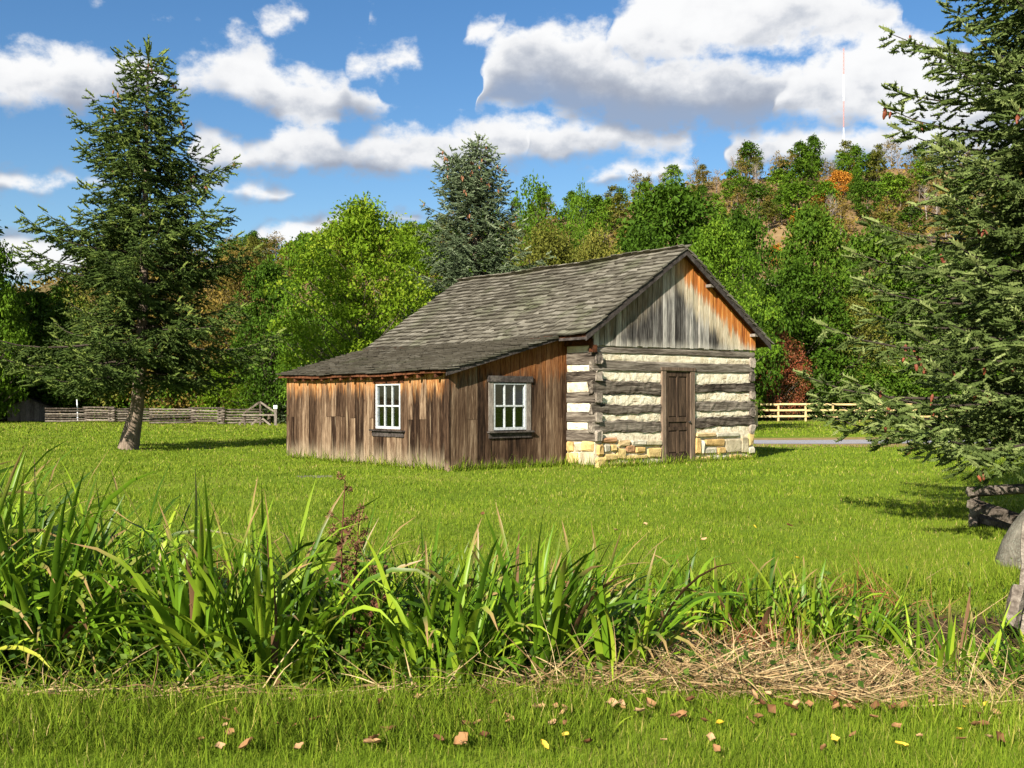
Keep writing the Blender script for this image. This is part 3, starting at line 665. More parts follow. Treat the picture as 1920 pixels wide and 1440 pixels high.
sme = mesh('shingle', shT, BF, m_shin)
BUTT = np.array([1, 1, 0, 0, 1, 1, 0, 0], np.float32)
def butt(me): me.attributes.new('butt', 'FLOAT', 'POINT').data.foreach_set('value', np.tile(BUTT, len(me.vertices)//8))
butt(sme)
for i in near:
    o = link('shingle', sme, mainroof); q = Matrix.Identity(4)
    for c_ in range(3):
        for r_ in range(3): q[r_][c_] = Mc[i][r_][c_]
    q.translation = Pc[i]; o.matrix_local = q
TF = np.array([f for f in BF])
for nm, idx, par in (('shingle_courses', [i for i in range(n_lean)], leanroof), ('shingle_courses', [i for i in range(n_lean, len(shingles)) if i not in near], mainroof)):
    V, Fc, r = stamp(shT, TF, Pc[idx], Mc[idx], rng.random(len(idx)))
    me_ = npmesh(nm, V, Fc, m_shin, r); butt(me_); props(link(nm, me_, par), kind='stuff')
for i in range(22):      # ridge boards, a course laid lengthwise
    v = VF+(VB-VF)*i/22; multi('ridge_shingle', [barv((UR-.045, v-.02, ZR+sag(v)+.058+rnd_.uniform(0, .01)), (UR-.045, v+.42, ZR+sag(v+.4)+.05), .17, .02, (0.55, 0, 1))], m_shin, mainroof)
# rake boards, fascia, rafters
def rake(u0, u1, v, h, drop): multi('rake_board', [[(u0, v, roofz(u0)-drop-h+sag(v)), (u1, v, roofz(u1)-drop-h+sag(v)), (u1, v+.03, roofz(u1)-drop-h+sag(v)), (u0, v+.03, roofz(u0)-drop-h+sag(v)), (u0, v, roofz(u0)-drop+sag(v)), (u1, v, roofz(u1)-drop+sag(v)), (u1, v+.03, roofz(u1)-drop+sag(v)), (u0, v+.03, roofz(u0)-drop+sag(v))]], m_trim, cabin)
rake(UE, UR, VF-.032, .15, -.02); rake(UR+.001, UE2, VF-.031, .15, -.02); rake(UL+.01, UE+.1, VLF-.032, .13, -.02)
rake(UE, UR, VB+.002, .13, 0); rake(UR+.001, UE2, VB+.003, .13, 0)
multi('fascia', [boxv(UE-.004, UE+.024, VF+.0, VLF-.04, ZE-.11, ZE-.052)], m_trim, cabin)
for xz in (130, 185, 243, 303, 365, 425, 490, 558, 620, 695, 775, 845, 920, 1035):
    v, _ = on_u(*Z2(xz, 350), -.12); multi('rafter_tail', [[(UL+.03, v-.03, roofz(UL)-.155), (.6, v-.03, roofz(.6)-.17), (.6, v+.03, roofz(.6)-.17), (UL+.03, v+.03, roofz(UL)-.155), (UL+.03, v-.03, roofz(UL)-.045+sag(v)), (.6, v-.03, roofz(.6)-.052+sag(v)), (.6, v+.03, roofz(.6)-.052+sag(v)), (UL+.03, v+.03, roofz(UL)-.045+sag(v))]], m_raft, cabin)
for s in (0, 1, 2): multi('purlin_end', [boxv(*((UR+.9, UR+1.05), (UE2-.6, UE2-.46), (UE+.5, UE+.62))[s], VF+.01, VG, roofz((UR+.98, UE2-.53, UE+.56)[s])-.17, roofz((UR+1.05, UE2-.46, UE+.5)[s])-.055)], m_case, cabin)

# ================================================================== trees
def q2t(Fc): return np.concatenate([Fc[:, [0, 1, 2]], Fc[:, [0, 2, 3]]])
LEAF_V = np.array([(0, 0, 0), (.45, .3, .06), (1, 0, -.05), (.45, -.3, .06)], float); LEAF_F = np.array([(0, 1, 2), (0, 2, 3)])
def rdirs(r, n): return unit(r.normal(size=(n, 3)))
def broadleaf(seed, H, Rr, zb, nclu, nleaf, lsize, csize=.75, power=.42, nlimb=60, flat=.6, droop=.2, trunk_r=.16):
    r = np.random.default_rng(seed)
    k = np.linspace(0, 1, 9); ph = r.uniform(0, 6, 4)
    tp = np.stack([.03*H*np.sin(k*3+ph[0])*k, .03*H*np.sin(k*4+ph[1])*k, k*H*.86], 1)
    parts = [tube(tp, trunk_r*(1-k*.85)*(1+.5*np.exp(-k*18)), 8)]
    h = zb+(H-zb)*r.beta(1.25, 1.15, nclu); t = (h-zb)/(H-zb); a = r.uniform(0, 2*math.pi, nclu)
    prof = np.sin(math.pi*np.clip(t, .03, .985)**.72)**.62
    lob = 1+.20*np.sin(3*a+ph[2]+4*t)+.14*np.sin(5*a+ph[3]-7*t)+.10*np.sin(9*t*3+a*2)
    rr = Rr*prof*lob*r.random(nclu)**power
    C = np.stack([rr*np.cos(a), rr*np.sin(a), h+.05*H*np.sin(2*a+ph[0])*(rr/Rr)], 1)
    order = np.argsort(-rr)[:nlimb*2:2]
    for i in order:
        z0 = max(zb*.7, C[i, 2]-rr[i]*r.uniform(.5, 1.)); kk = np.clip(z0/(H*.86), .08, .97); s = np.array([np.interp(kk, k, tp[:, j]) for j in range(3)])
        u = np.linspace(0, 1, 5)[:, None]; pth = s+(C[i]-s)*u; pth[:, 2] += (u[:, 0]*(1-u[:, 0]))*rr[i]*r.uniform(-.05, .22); pth += r.normal(0, .04*rr[i]/3, pth.shape)*(u > 0)
        r0 = trunk_r*(1-kk*.8)*.42; parts.append(tube(pth, r0*(1-u[:, 0]*.85), 4))
    V, Fc, _ = merge(parts); trunk = (V, Fc)
    n = nclu*nleaf; ci = np.repeat(np.arange(nclu), nleaf); cs = csize*r.uniform(.6, 1.25, nclu)
    off = rdirs(r, n)*(r.random(n)**.5)[:, None]; off[:, 2] *= flat
    Pp = C[ci]+off*cs[ci][:, None]; Pp[:, 2] -= droop*(off[:, 0]**2+off[:, 1]**2)*cs[ci]
    d = unit(off*[1, 1, .4]+r.normal(0, .6, (n, 3))-[0, 0, .25]); M = frames(d, unit(np.array([0, 0, 1.])+r.normal(0, .55, (n, 3))))*(lsize*r.uniform(.65, 1.35, n))[:, None, None]
    cr = r.random(nclu); rn = np.clip(.5*cr[ci]+.5*r.random(n), 0, 1)
    return trunk, stamp(LEAF_V, LEAF_F, Pp, M, rn)
PARK = (0, -300, 0)
def proto(name, tr_le, bark, leaf):
    (tV, tF), (V, Fc, rn) = tr_le
    return npmesh(name+'_trunk', tV, tF, bark, smooth=True), npmesh(name+'_crown', V, Fc, leaf, rn)
class Kind: pass
def tree(name, pr, loc, s, sxy, rz, label, cat='tree', group=None, leaf=None, bark=None, tilt=(0, 0)):
    t = thing(name, label, cat, loc, rz, group); t.scale = (s*sxy, s*sxy, s); t.rotation_euler = (tilt[0], tilt[1], rz)
    a = link('trunk', pr[0], t); c = link('crown', pr[1], t) if pr[1] else None
    for o, m in ((a, bark), (c, leaf)):
        if m and o: o.material_slots[0].link = 'OBJECT'; o.material_slots[0].material = m
    return t
PA = proto('dense', broadleaf(1, 12, 4.6, 1.0, 300, 58, .30, .95, nlimb=50), m_bark2, m_dark)
PA2 = proto('dense_b', broadleaf(7, 12, 4.9, .8, 280, 58, .30, 1.0, nlimb=40), m_bark2, m_dark)
PB = proto('walnut', broadleaf(3, 10, 4.1, 1.0, 280, 80, .19, .85, power=.6, nlimb=130, flat=.5, droop=.35, trunk_r=.14), m_bark2, m_light)
PB2 = proto('walnut_b', broadleaf(4, 10, 4.0, 1.0, 250, 75, .195, .85, power=.6, nlimb=110, flat=.5, droop=.35, trunk_r=.14), m_bark2, m_light)
PCs = proto('airy', broadleaf(5, 14, 4.0, 5.0, 105, 45, .25, .85, power=.5, nlimb=90, flat=.7, trunk_r=.17), m_bark2, m_mid)
PO = proto('fine', broadleaf(6, 10, 4.4, .8, 260, 60, .20, 1.0, power=.55, nlimb=110, flat=.8, trunk_r=.13), m_bark2, m_olive)
PSH = proto('shrub', broadleaf(8, 3.2, 2.0, .15, 110, 50, .20, .55, nlimb=20, trunk_r=.05), m_bark2, m_mid)
PH1 = proto('far_round', broadleaf(21, 11, 3.6, 3.0, 70, 26, .62, 1.2, nlimb=14, trunk_r=.2), m_bark2, m_mid)
PH2 = proto('far_tall', broadleaf(22, 12, 2.6, 4.0, 50, 26, .58, 1.1, nlimb=12, trunk_r=.18), m_bark2, m_mid)
PH3 = proto('far_wispy', broadleaf(23, 11, 3.0, 3.5, 40, 22, .45, 1.1, nlimb=40, trunk_r=.17), m_bare, m_brown)
def bare_tree(seed, H):
    r = np.random.default_rng(seed); k = np.linspace(0, 1, 7); tp = np.stack([.02*H*np.sin(k*5), .02*H*np.cos(k*4)-.02*H, k*H], 1)
    parts = [tube(tp, .20*(1-k*.85), 5)]
    for i in range(26):
        z = r.uniform(.35, .95); s = np.array([np.interp(z, k, tp[:, j]) for j in range(3)]); a = r.uniform(0, 6.28); L = H*.32*(1.15-z)+.6
        u = np.linspace(0, 1, 4)[:, None]; e = s+np.array([math.cos(a)*L*.6, math.sin(a)*L*.6, L*.8]); pth = s+(e-s)*u+r.normal(0, .12, (4, 3))*u
        parts.append(tube(pth, .075*(1-.8*u[:, 0]), 3))
        for j in range(4):
            q = pth[r.integers(1, 4)]; d = rdirs(r, 1)[0]+[0, 0, .9]; parts.append(tube([q, q+d*.5, q+d*1.1], [.035, .025, .008], 3))
    V, Fc, _ = merge(parts); return npmesh('bare_trunk', V, Fc, m_bare, smooth=True)
PBare = (bare_tree(31, 10), None); PBare2 = (bare_tree(32, 11), None)

# ---- conifers ------------------------------------------------------
def shoot_template(nneedle, rad, nl, wid, seed, sides=4):
    r = np.random.default_rng(seed); V, Fc = [], []
    for x, q in ((0, .35), (.5, 1.), (1., .25)):
        for j in range(sides): t = 2*math.pi*j/sides; V.append((x, rad*q*math.cos(t), rad*q*math.sin(t)))
    for i in range(2):
        for j in range(sides):
            a, b = i*sides+j, i*sides+(j+1) % sides; Fc += [(a, b, b+sides), (a, b+sides, a+sides)]
    for i in range(nneedle):
        x = (i+.5)/nneedle*.97; t = i*2.4+r.uniform(-.3, .3); c, s = math.cos(t), math.sin(t); fwd = r.uniform(.35, .8)*nl; out = nl*r.uniform(.75, 1.1)*(1 if x < .8 else .7)
        o = len(V); q = np.array((x, rad*.4*c, rad*.4*s)); w = np.array((wid*.6, -s*wid, c*wid))
        V += [tuple(q-w), tuple(q+w), (x+fwd, rad*.4*c+out*c, rad*.4*s+out*s)]; Fc.append((o, o+1, o+2))
    return np.array(V), np.array(Fc)
T_HI = shoot_template(15, .13, .19, .042, 1, 3); T_MID = shoot_template(7, .11, .24, .07, 2, 3); T_LO = shoot_template(0, .18, .24, .09, 3, 3)
def conifer(seed, H, zb, prof, spacing, nb, tw_step, sh_step, sh_len, rise, sagk, tipup, trunk_r, lean=(0, 0), detail=None, tops=((0, 0, 0),), hang=.0, lenj=(.72, 1.1), coarse=None, kick=0.):
    """detail(midpoint) -> template class 0/1/2 for every shoot"""
    r = np.random.default_rng(seed); wood = []; trunks = []; SP, SD, SL, SR, TIPS = [], [], [], [], []
    k = np.linspace(0, 1, 10)
    for ti, (tx, ty, tz) in enumerate(tops):
        z_start = 0 if ti == 0 else H*.72
        zz = z_start+(H+tz-z_start)*k
        def axis(z): f = np.clip((z-H*.72)/(H*.28), 0, 1); return np.array((lean[0]*z/H+tx*f-kick*math.exp(-z/1.1), lean[1]*z/H+ty*f, z))
        trunks.append(tube([axis(z) for z in zz], trunk_r*(1-.95*zz/(H+tz+.01))*(1+.45*np.exp(-zz*3.2)), 9))
        z = zb if ti == 0 else H*.80; top = H+tz
        while z < top-.12:
            t = (z-zb)/(top-zb); n = nb(t, r) if callable(nb) else nb; a0 = r.uniform(0, 6.28)
            for b in range(n):
                a = a0+2*math.pi*b/n+r.uniform(-.35, .35); zj = min(z+r.uniform(-.12, .12), top-.1)
                L = max(.12, prof(zj, a))*r.uniform(*lenj); hd = np.array((math.cos(a), math.sin(a), 0)); sd_ = np.array((-math.sin(a), math.cos(a), 0)); base = axis(zj)
                u = np.linspace(0, 1, 8); drop = L*(rise(t)*u - sagk(t)*u**1.6 + tipup(t)*u**3)
                bend = r.uniform(-.12, .12)*L
                pth = base+hd*(u*L)[:, None]+sd_*(bend*u*u)[:, None]+np.array((0, 0, 1))*drop[:, None]
                wood.append(tube(pth, (.010+.008*L)*(1-.85*u), 4))
                nt_ = max(3, int(L*.86/(tw_step*(2.2 if coarse and coarse(a, zj) else 1)))); us = np.linspace(.16 if L > 1.2 else .08, .985, nt_)+r.uniform(-.01, .01, nt_)
                for j, uu_ in enumerate(us):
                    uu_ = min(uu_, .995); q = np.array([np.interp(uu_, u, pth[:, c]) for c in range(3)]); tg = unit(np.array([np.interp(min(uu_+.04, 1), u, pth[:, c]) for c in range(3)])-np.array([np.interp(uu_-.04, u, pth[:, c]) for c in range(3)]))
                    side = 1 if j % 2 else -1; tl = min(.36*L, .75)*(1-uu_)**.7*r.uniform(.6, 1.2)+sh_len*.9
                    ang = r.uniform(.7, 1.15); d = unit(tg*math.cos(ang)+sd_*side*math.sin(ang)+np.array((0, 0, r.normal(-hang, .22))))
                    ns = max(1, int(tl/sh_step)); br = r.random()
                    sdv = unit(np.cross(d, (0, 0, 1)))
                    for m in range(ns):
                        f = (m+1)/ns; pos = q+d*tl*f*.92; pos[2] -= .10*tl*f*f+hang*.25*tl*f
                        if m == ns-1: dd = d
                        else: dd = unit(d*.75+sdv*(1 if m % 2 else -1)*.8+np.array((0, 0, r.normal(.02-hang*.5, .3))))
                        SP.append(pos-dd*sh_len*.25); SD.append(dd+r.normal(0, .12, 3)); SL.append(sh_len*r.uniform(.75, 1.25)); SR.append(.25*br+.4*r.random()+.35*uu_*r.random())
                TIPS.append(pth[-1]); SP.append(pth[-1]-hd*sh_len*.4); SD.append(unit(pth[-1]-pth[-2])); SL.append(sh_len*1.3); SR.append(.8)
            z += spacing(t)*r.uniform(.8, 1.2)
        for j in range(7): SP.append(axis(top)-[0, 0, .07*j]); SD.append(np.array((r.normal(0, .35), r.normal(0, .35), 1.))); SL.append(sh_len*1.5); SR.append(.6)
    SP, SD, SL, SR = np.array(SP), unit(np.array(SD)), np.array(SL), np.clip(np.array(SR), 0, 1)
    cls = detail(SP) if detail else np.ones(len(SP), int); parts = []
    M = frames(SD, unit(np.array([0, 0, 1.])+r.normal(0, .3, (len(SP), 3))))*SL[:, None, None]
    for c, (tV, tF) in enumerate((T_LO, T_MID, T_HI)):
        i = np.where(cls == c)[0]
        if len(i): parts.append(stamp(tV, tF, SP[i], M[i], SR[i]))
    wV, wF, _ = merge(wood); tV_, tF_, _ = merge(trunks)
    return (tV_, tF_), merge(parts), np.array(TIPS), SP, (wV, wF)
def cone_mesh(mat):
    pr = [(0, .15), (.15, .8), (.4, 1.), (.7, .8), (.92, .45), (1, .1)]; V, Fc = [], []; k = 8
    for x, q in pr:
        for j in range(k): t = 2*math.pi*j/k; e = 1+.16*((j+int(x*10)) % 2); V.append((q*e*.17*math.cos(t), q*e*.17*math.sin(t), -x))
    for i in range(len(pr)-1):
        for j in range(k): Fc.append((i*k+j, i*k+(j+1) % k, (i+1)*k+(j+1) % k, (i+1)*k+j))
    return mesh('cone', V, Fc, mat)
ME_CONE, ME_CONE2 = cone_mesh(m_cone), cone_mesh(m_cone2)
def conifer_thing(name, data, loc, label, mat, bark):
    (wV, wF), (V, Fc, rn), tips, SP, (lV, lF) = data; t = thing(name, label, 'tree', loc)
    link('trunk', npmesh(name+'_trunk', wV, wF, bark, smooth=True), t); props(link('limbs', npmesh(name+'_limbs', lV, lF, m_limb, smooth=True), t), kind='stuff'); props(link('needles', npmesh(name+'_needles', V, Fc, mat, rn), t), kind='stuff')
    return t
def cones(t, pts, me, n, L, r):
    for q in pts[r.choice(len(pts), min(n, len(pts)), replace=False)]:
        for j in range(r.integers(1, 4)): s = L*r.uniform(.8, 1.25); link('cone', me, t, tuple(q+r.normal(0, .05, 3)), (r.normal(0, .25), r.normal(0, .25), r.uniform(0, 6)), (s, s, s))

# the spruce on the lawn, left
profL = lambda z, a: np.interp(z, [1.7, 2.3, 3.2, 4.5, 5.6, 6.6, 8.0, 9.6, 10.8, 11.6, 12.2], [2.6, 3.25, 3.2, 2.9, 2.8, 2.75, 2.1, 1.6, .85, .45, .12])*(1+.2*np.sin(2*a+z*2.3)+.12*np.sin(5*a-z*3.1))
dL = conifer(41, 12.0, 2.3, profL, lambda t: .50-.17*t, lambda t, r: int(r.integers(6, 9)) if t < .45 else int(r.integers(4, 7)), .085, .10, .26,
             lambda t: -.02+.50*t, lambda t: .34, lambda t: .38, .215, lean=(.25, 0), kick=.36, detail=lambda P_: np.ones(len(P_), int), hang=.34, lenj=(.5, 1.18))
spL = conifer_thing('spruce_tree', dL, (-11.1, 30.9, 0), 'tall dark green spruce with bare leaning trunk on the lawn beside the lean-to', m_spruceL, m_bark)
r = np.random.default_rng(3); up = dL[2][dL[2][:, 2] > 7.5]; cones(spL, up, ME_CONE2, 14, .15, r)
# the twin-topped blue spruce behind the cabin
profB = lambda z, a: np.interp(z, [1., 3, 5, 7, 9, 10.5, 11.6, 12.4, 13], [3.6, 3.6, 3.3, 2.6, 1.9, 1.35, .8, .45, .12])*(1+.15*np.sin(3*a+z*1.9)+.10*np.sin(5*a-z*2.7))
dB = conifer(42, 12.8, .8, profB, lambda t: .38-.12*t, 6, .105, .115, .27, lambda t: .05+.5*t, lambda t: .25, lambda t: .25, .27,
             detail=lambda P_: np.ones(len(P_), int), tops=((.12, 0, 0), (-1.0, .3, -.75)), hang=.38, lenj=(.6, 1.15))
spB = conifer_thing('spruce_tree', dB, (-1.6, 45, 0), 'blue-grey spruce with twin tops full of cones rising behind the cabin roof', m_spruceB, m_bark)
up = dB[2][dB[2][:, 2] > 9.3]; cones(spB, up, ME_CONE2, 45, .17, r)
# the near spruce at the right
RSX, RSY = 6.55, 11.6
profR = lambda z, a: np.interp(z, [.35, 1.1, 1.7, 2.6, 3.5, 5, 6.2, 8, 10, 12, 12.6], [2.9, 3.55, 3.65, 3.2, 2.7, 2.3, 2.1, 1.7, 1.0, .3, .1])*(1+.10*np.sin(3*a+z*2.1))
def detR(P_):
    vis = (P_[:, 2] < 7.3) & (P_[:, 0] < .5) & (-.49*P_[:, 0]-.87*P_[:, 1] > -1.6)
    return np.where(vis, 2, 0)
dR = conifer(43, 12.6, 1.42, profR, lambda t: .24-.04*t, 8, .078, .088, .18, lambda t: .0+.5*t, lambda t: .28, lambda t: .30, .24, detail=detR, hang=.22, lenj=(.76, 1.04), coarse=lambda a, z: math.cos(a-4.2) < -.15 or z > 8)
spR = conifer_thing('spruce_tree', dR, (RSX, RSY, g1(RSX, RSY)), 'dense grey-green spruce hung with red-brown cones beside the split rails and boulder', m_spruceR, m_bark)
tp2 = dR[3]; tp2 = tp2[(tp2[:, 2] < 7) & (tp2[:, 0] < -.6) & (tp2[:, 1] < .8) & (np.hypot(tp2[:, 0], tp2[:, 1]) > 1.7)]; cones(spR, tp2, ME_CONE, 34, .115, r)
spR.scale = (.9, .9, .9)
# young blue spruce in the tree line
dS = conifer(44, 5.2, .3, lambda z, a: np.interp(z, [0, 1, 5.2], [1.6, 1.75, .08]), lambda t: .30-.1*t, 6, .15, .15, .22, lambda t: .1+.4*t, lambda t: .25, lambda t: .2, .09, detail=lambda P_: np.ones(len(P_), int), hang=.2)
def at(px, Y): return (px-960)/F*Y
spS = conifer_thing('spruce_tree', dS, (at(552, 66), 66, 0), 'young blue-green spruce at the wood edge beside the braced gate', m_spruceB, m_bark)
# spruce beside the photographer, out of frame: its shade lies across the lawn
shd_ = copy_tree(spL, skip=('cone',)); shd_.location = (-24.2, 12.0, 0); shd_.scale = (1.15, 1.15, .95); shd_.rotation_euler.z = 2.
shd_['label'] = 'spruce whose long shade lies across the far left lawn'

# ---- broadleaf trees of the tree line: (column, Y, top row, half width px, prototype height/radius, ...)
rt = random.Random(9)
def mid(px, Y, ytop, hw, pr, H0, R0, leaf, name, label, group=None, bark=None):
    h = CH+(HY-ytop)*Y/F; s = h/H0; w = hw*Y/F/(R0*s)
    return tree(name, pr, (at(px, Y), Y, -.03), s, w, rt.uniform(0, 6.28), label, 'tree', group, leaf, bark)
mid(680, 40, 376, 150, PB, 10, 4.1, m_light, 'walnut_tree', 'airy yellow-green tree with dark forked trunk just behind the lean-to roof')
mid(590, 50, 442, 95, PB2, 10, 4.0, m_mid, 'leafy_tree', 'mid green tree between the airy yellow-green tree and the brownish tree')
mid(770, 52, 420, 100, PB2, 10, 4.0, m_light, 'leafy_tree', 'light green tree filling the gap before the twin-topped spruce')
mid(1002, 62, 338, 78, PCs, 14, 4.0, m_mid, 'airy_tree', 'tall thin-crowned tree with sky between its leaves, right of the twin-topped spruce')
mid(1090, 66, 352, 52, PCs, 14, 4.0, m_mid, 'airy_tree', 'slender thin-crowned tree standing left of the dark oak mass')
mid(1020, 56, 430, 120, PO, 10, 4.4, m_olive, 'olive_tree', 'olive-green fine-leaved tree with bare limbs just above the cabin ridge')
mid(1125, 60, 440, 95, PO, 10, 4.4, m_olive, 'olive_tree', 'olive-brown fine-leaved tree left of the gable peak')
mid(930, 60, 470, 120, PO, 10, 4.4, m_mid, 'olive_tree', 'greenish tree hidden low behind the twin-topped spruce')
mid(1262, 78, 345, 150, PA, 12, 4.6, m_dark, 'oak_tree', 'large dark green oak rising over the cabin ridge')
mid(1390, 74, 395, 85, PA2, 12, 4.9, m_dark, 'oak_tree', 'dark green oak right of the gable peak, below the bare bank')
mid(1200, 70, 430, 110, PA2, 12, 4.9, m_dark, 'oak_tree', 'dark green tree close above the cabin ridge, left of the gable peak')
mid(1345, 50, 418, 110, PB, 10, 4.1, m_mid, 'leafy_tree', 'fresh green drooping-leaved tree directly behind the gable')
mid(1425, 84, 540, 60, PB2, 10, 4.0, m_mid, 'leafy_tree', 'lower fresh green tree past the gable eave, behind the fence')
mid(1520, 84, 388, 95, PA, 12, 4.6, m_dark, 'oak_tree', 'tall dark green tree below the orange trees of the hill')
mid(1500, 80, 500, 110, PA2, 12, 4.9, m_dark, 'oak_tree', 'broad dark green tree behind the red-leaved tree')
mid(1640, 88, 425, 100, PA2, 12, 4.9, m_dark, 'oak_tree', 'dark olive tree seen left of the near spruce')
mid(1590, 82, 560, 90, PO, 10, 4.4, m_olive, 'olive_tree', 'thin olive tree between the dark trees left of the near spruce')
mid(1730, 86, 470, 110, PA, 12, 4.6, m_dark, 'oak_tree', 'dark tree mostly hidden by the near spruce')
mid(1850, 88, 440, 120, PA2, 12, 4.9, m_dark, 'oak_tree', 'dark tree wholly behind the near spruce crown')
mid(1462, 76.4, 622, 62, PO, 10, 4.4, m_red, 'red_maple', 'small maple with red and bronze autumn leaves behind the cabin corner')
# left side
mid(215, 76, 440, 95, PO, 10, 4.4, m_olive, 'autumn_tree', 'olive-bronze tree seen through the left spruce')
mid(330, 72, 455, 120, PO, 10, 4.4, m_brown, 'autumn_tree', 'golden brown tree behind the right side of the left spruce')
mid(440, 71, 470, 105, PO, 10, 4.4, m_brown, 'autumn_tree', 'brownish autumn tree between the left spruce and the green trees')
mid(505, 66, 492, 80, PA, 12, 4.6, m_dark, 'oak_tree', 'dark green tree behind the brownish autumn tree')
mid(480, 68, 640, 85, PO, 10, 4.4, m_light, 'leafy_tree', 'low yellow-green tree above the braced gate')
mid(-20, 70, 440, 75, PA, 12, 4.6, m_mid, 'leafy_tree', 'green sunlit treetop above the dark wood over the shed')
for px, Y, yt, hw, l in ((-60, 74, 520, 130, 'dark tree at the edge of the shaded wood, over the shed roof'), (60, 80, 545, 110, 'dark tree of the shaded wood behind the shed'), (140, 76, 560, 90, 'dark tree of the shaded wood behind the white pole'), (260, 82, 540, 120, 'dark tree of the shaded wood behind the leaning spruce trunk'), (370, 80, 560, 110, 'dark tree of the shaded wood behind the stacked rails'), (-180, 72, 480, 150, 'dark tree continuing the shaded wood past the shed')):
    mid(px, Y, yt, hw, (PA, PA2)[int(Y) % 2], 12, 4.75, m_dark, 'oak_tree', l)
mid(120, 80, 530, 70, PA, 12, 4.6, m_mid, 'leafy_tree', 'green tree between the dark wood and the left spruce')
for i, (x, y) in enumerate(((-62, 62), (-54, 60), (-50, 67), (-58, 54), (-68, 70), (-46, 63), (-57, 73), (-45, 71))):
    tree('oak_tree', (PA, PA2)[i % 2], (x, y, -.03), 1.75, 1.1, i*1.3, 'tall oak whose shade darkens the wood around the shed', 'tree', 'oaks shading the shed', m_dark)
# undergrowth along the wood edge
ms_ = {'g': m_mid, 'd': m_dark, 'o': m_olive, 'y': m_light}
for i, (px, Y, yt, hw, c) in enumerate(((1440,82,690,50,'d'),(1530,83,660,60,'d'),(1580,82,690,55,'g'),(1640,80,680,60,'d'),(1700,84,690,60,'d'),(1780,82,680,70,'d'),(1860,84,690,70,'g'),(1370,76,680,60,'d'),
    (90,78,700,60,'d'),(170,76,690,60,'d'),(230,77,680,60,'g'),(310,74,690,60,'d'),(360,72,680,60,'g'),(420,70,680,55,'y'),(480,74,690,50,'d'),(530,72,700,50,'g'),(20,82,690,70,'d'),(-60,80,690,80,'d'),(430,82,620,90,'d'),(520,84,630,90,'g'),
    (620,70,600,100,'g'),(720,72,600,100,'d'),(820,70,610,100,'g'),(920,74,600,100,'d'),(1020,74,590,100,'g'),(1120,76,590,100,'d'),(1220,76,590,100,'d'),(1320,76,600,90,'g'))):
    h = CH+(HY-yt)*Y/F; tree('shrub', PSH, (at(px, Y), Y, -.03), h/3.2, hw*Y/F/(2.0*h/3.2), i*.9, {'g': 'green', 'd': 'dark green', 'o': 'olive', 'y': 'yellow-green'}[c]+' bush at the wood edge behind the '+next(w for lim, w in ((60, 'plank shed'), (200, 'white pole'), (290, 'leaning spruce trunk'), (455, 'stacked split rails'), (560, 'braced gate'), (700, 'far end of the lean-to'), (860, 'lean-to roof'), (960, 'back of the ridge'), (1150, 'middle of the ridge'), (1290, 'front of the ridge'), (1410, 'gable'), (1560, 'red-leaved maple'), (1620, 'yellow fence, open side'), (9999, 'near spruce')) if px < lim), 'bush', 'bushes along the wood edge, '+{'g': 'green', 'd': 'dark', 'o': 'olive', 'y': 'yellow'}[c], ms_[c])

# ---- the wooded hill
rh = np.random.default_rng(77); cnt = 0; lab = {
 'g': ('far_tree', 'round green tree on the wooded hillside', 'green trees on the hill', m_mid, PH1), 'd': ('far_tree', 'dark green tree on the wooded hillside', 'dark trees on the hill', m_dark, PH1),
 't': ('far_tree', 'tall narrow green tree on the wooded hillside', 'narrow trees on the hill', m_mid, PH2), 'o': ('far_tree', 'olive tree on the wooded hillside', 'olive trees on the hill', m_olive, PH2),
 'w': ('far_tree', 'thin brown-leaved tree with pale limbs on the hillside', 'wispy trees on the hill', m_brown, PH3), 'b': ('bare_tree', 'leafless grey tree on the hillside', 'bare trees on the hill', None, PBare), 'B': ('bare_tree', 'leafless grey tree on the hillside', 'bare trees on the hill', None, PBare2)}
def hill_tree(px, Y, k, s):
    x = at(px, Y); n, l, g, m, pr = lab[k]; tree(n, pr, (x, Y, float(HZ(x, Y))-.35), s, rh.uniform(.8, 1.25), rh.uniform(0, 6.28), l, 'tree', g, m)
for row, Y in enumerate(np.arange(150, 272, 9)):
    for px in np.arange(420 if Y > 200 else 800, 1990, 36):
        q = px+rh.uniform(-18, 18); YY_ = Y+rh.uniform(-4, 4)
        if 1415 < q < 1530 and 160 < YY_ < 200: continue
        if q < 1120: k = rh.choice(list('ggdtoww'))
        else: k = rh.choice(list('gdttoowwwbB') if YY_ < 255 else list('towwbBbBg'))
        if rh.random() < .22: continue
        hill_tree(q, YY_, str(k), rh.uniform(.5, .85)*(.85 if k in 'bB' else 1))
for px, Y, s in ((1572, 222, .6), (1585, 228, .5), (1556, 212, .6), (1535, 206, .5), (1500, 200, .45), (1455, 182, .4)):
    x = at(px, Y); tree('far_tree', PH1, (x, Y, float(HZ(x, Y))-.35), s, 1., px, 'orange-leaved autumn tree on the hillside below the radio mast', 'tree', 'orange trees on the hill', m_orange)
for px, Y, s in ((1525, 262, 1.0), (1500, 262, .85), (1405, 258, .9)): hill_tree(px, Y, 'd', s)
# brush between the hill trees
n = 26000; x = rh.uniform(-120, 230, n); y = rh.uniform(140, 275, n); P_ = np.stack([x, y, HZ(x, y)+rh.uniform(0, 1.6, n)], 1)
M_ = frames(unit(rh.normal(size=(n, 3))*[1, 1, .6]+[0, 0, .5]), rdirs(rh, n))*rh.uniform(.5, 1.5, n)[:, None, None]
props(link('hill_brush', npmesh('hill_brush', *stamp(LEAF_V, LEAF_F, P_, M_, rh.random(n))[:2], m_brown, np.repeat(rh.random(n), 4))), 'brown and olive brush covering the wooded hillside', 'brush', kind='stuff')
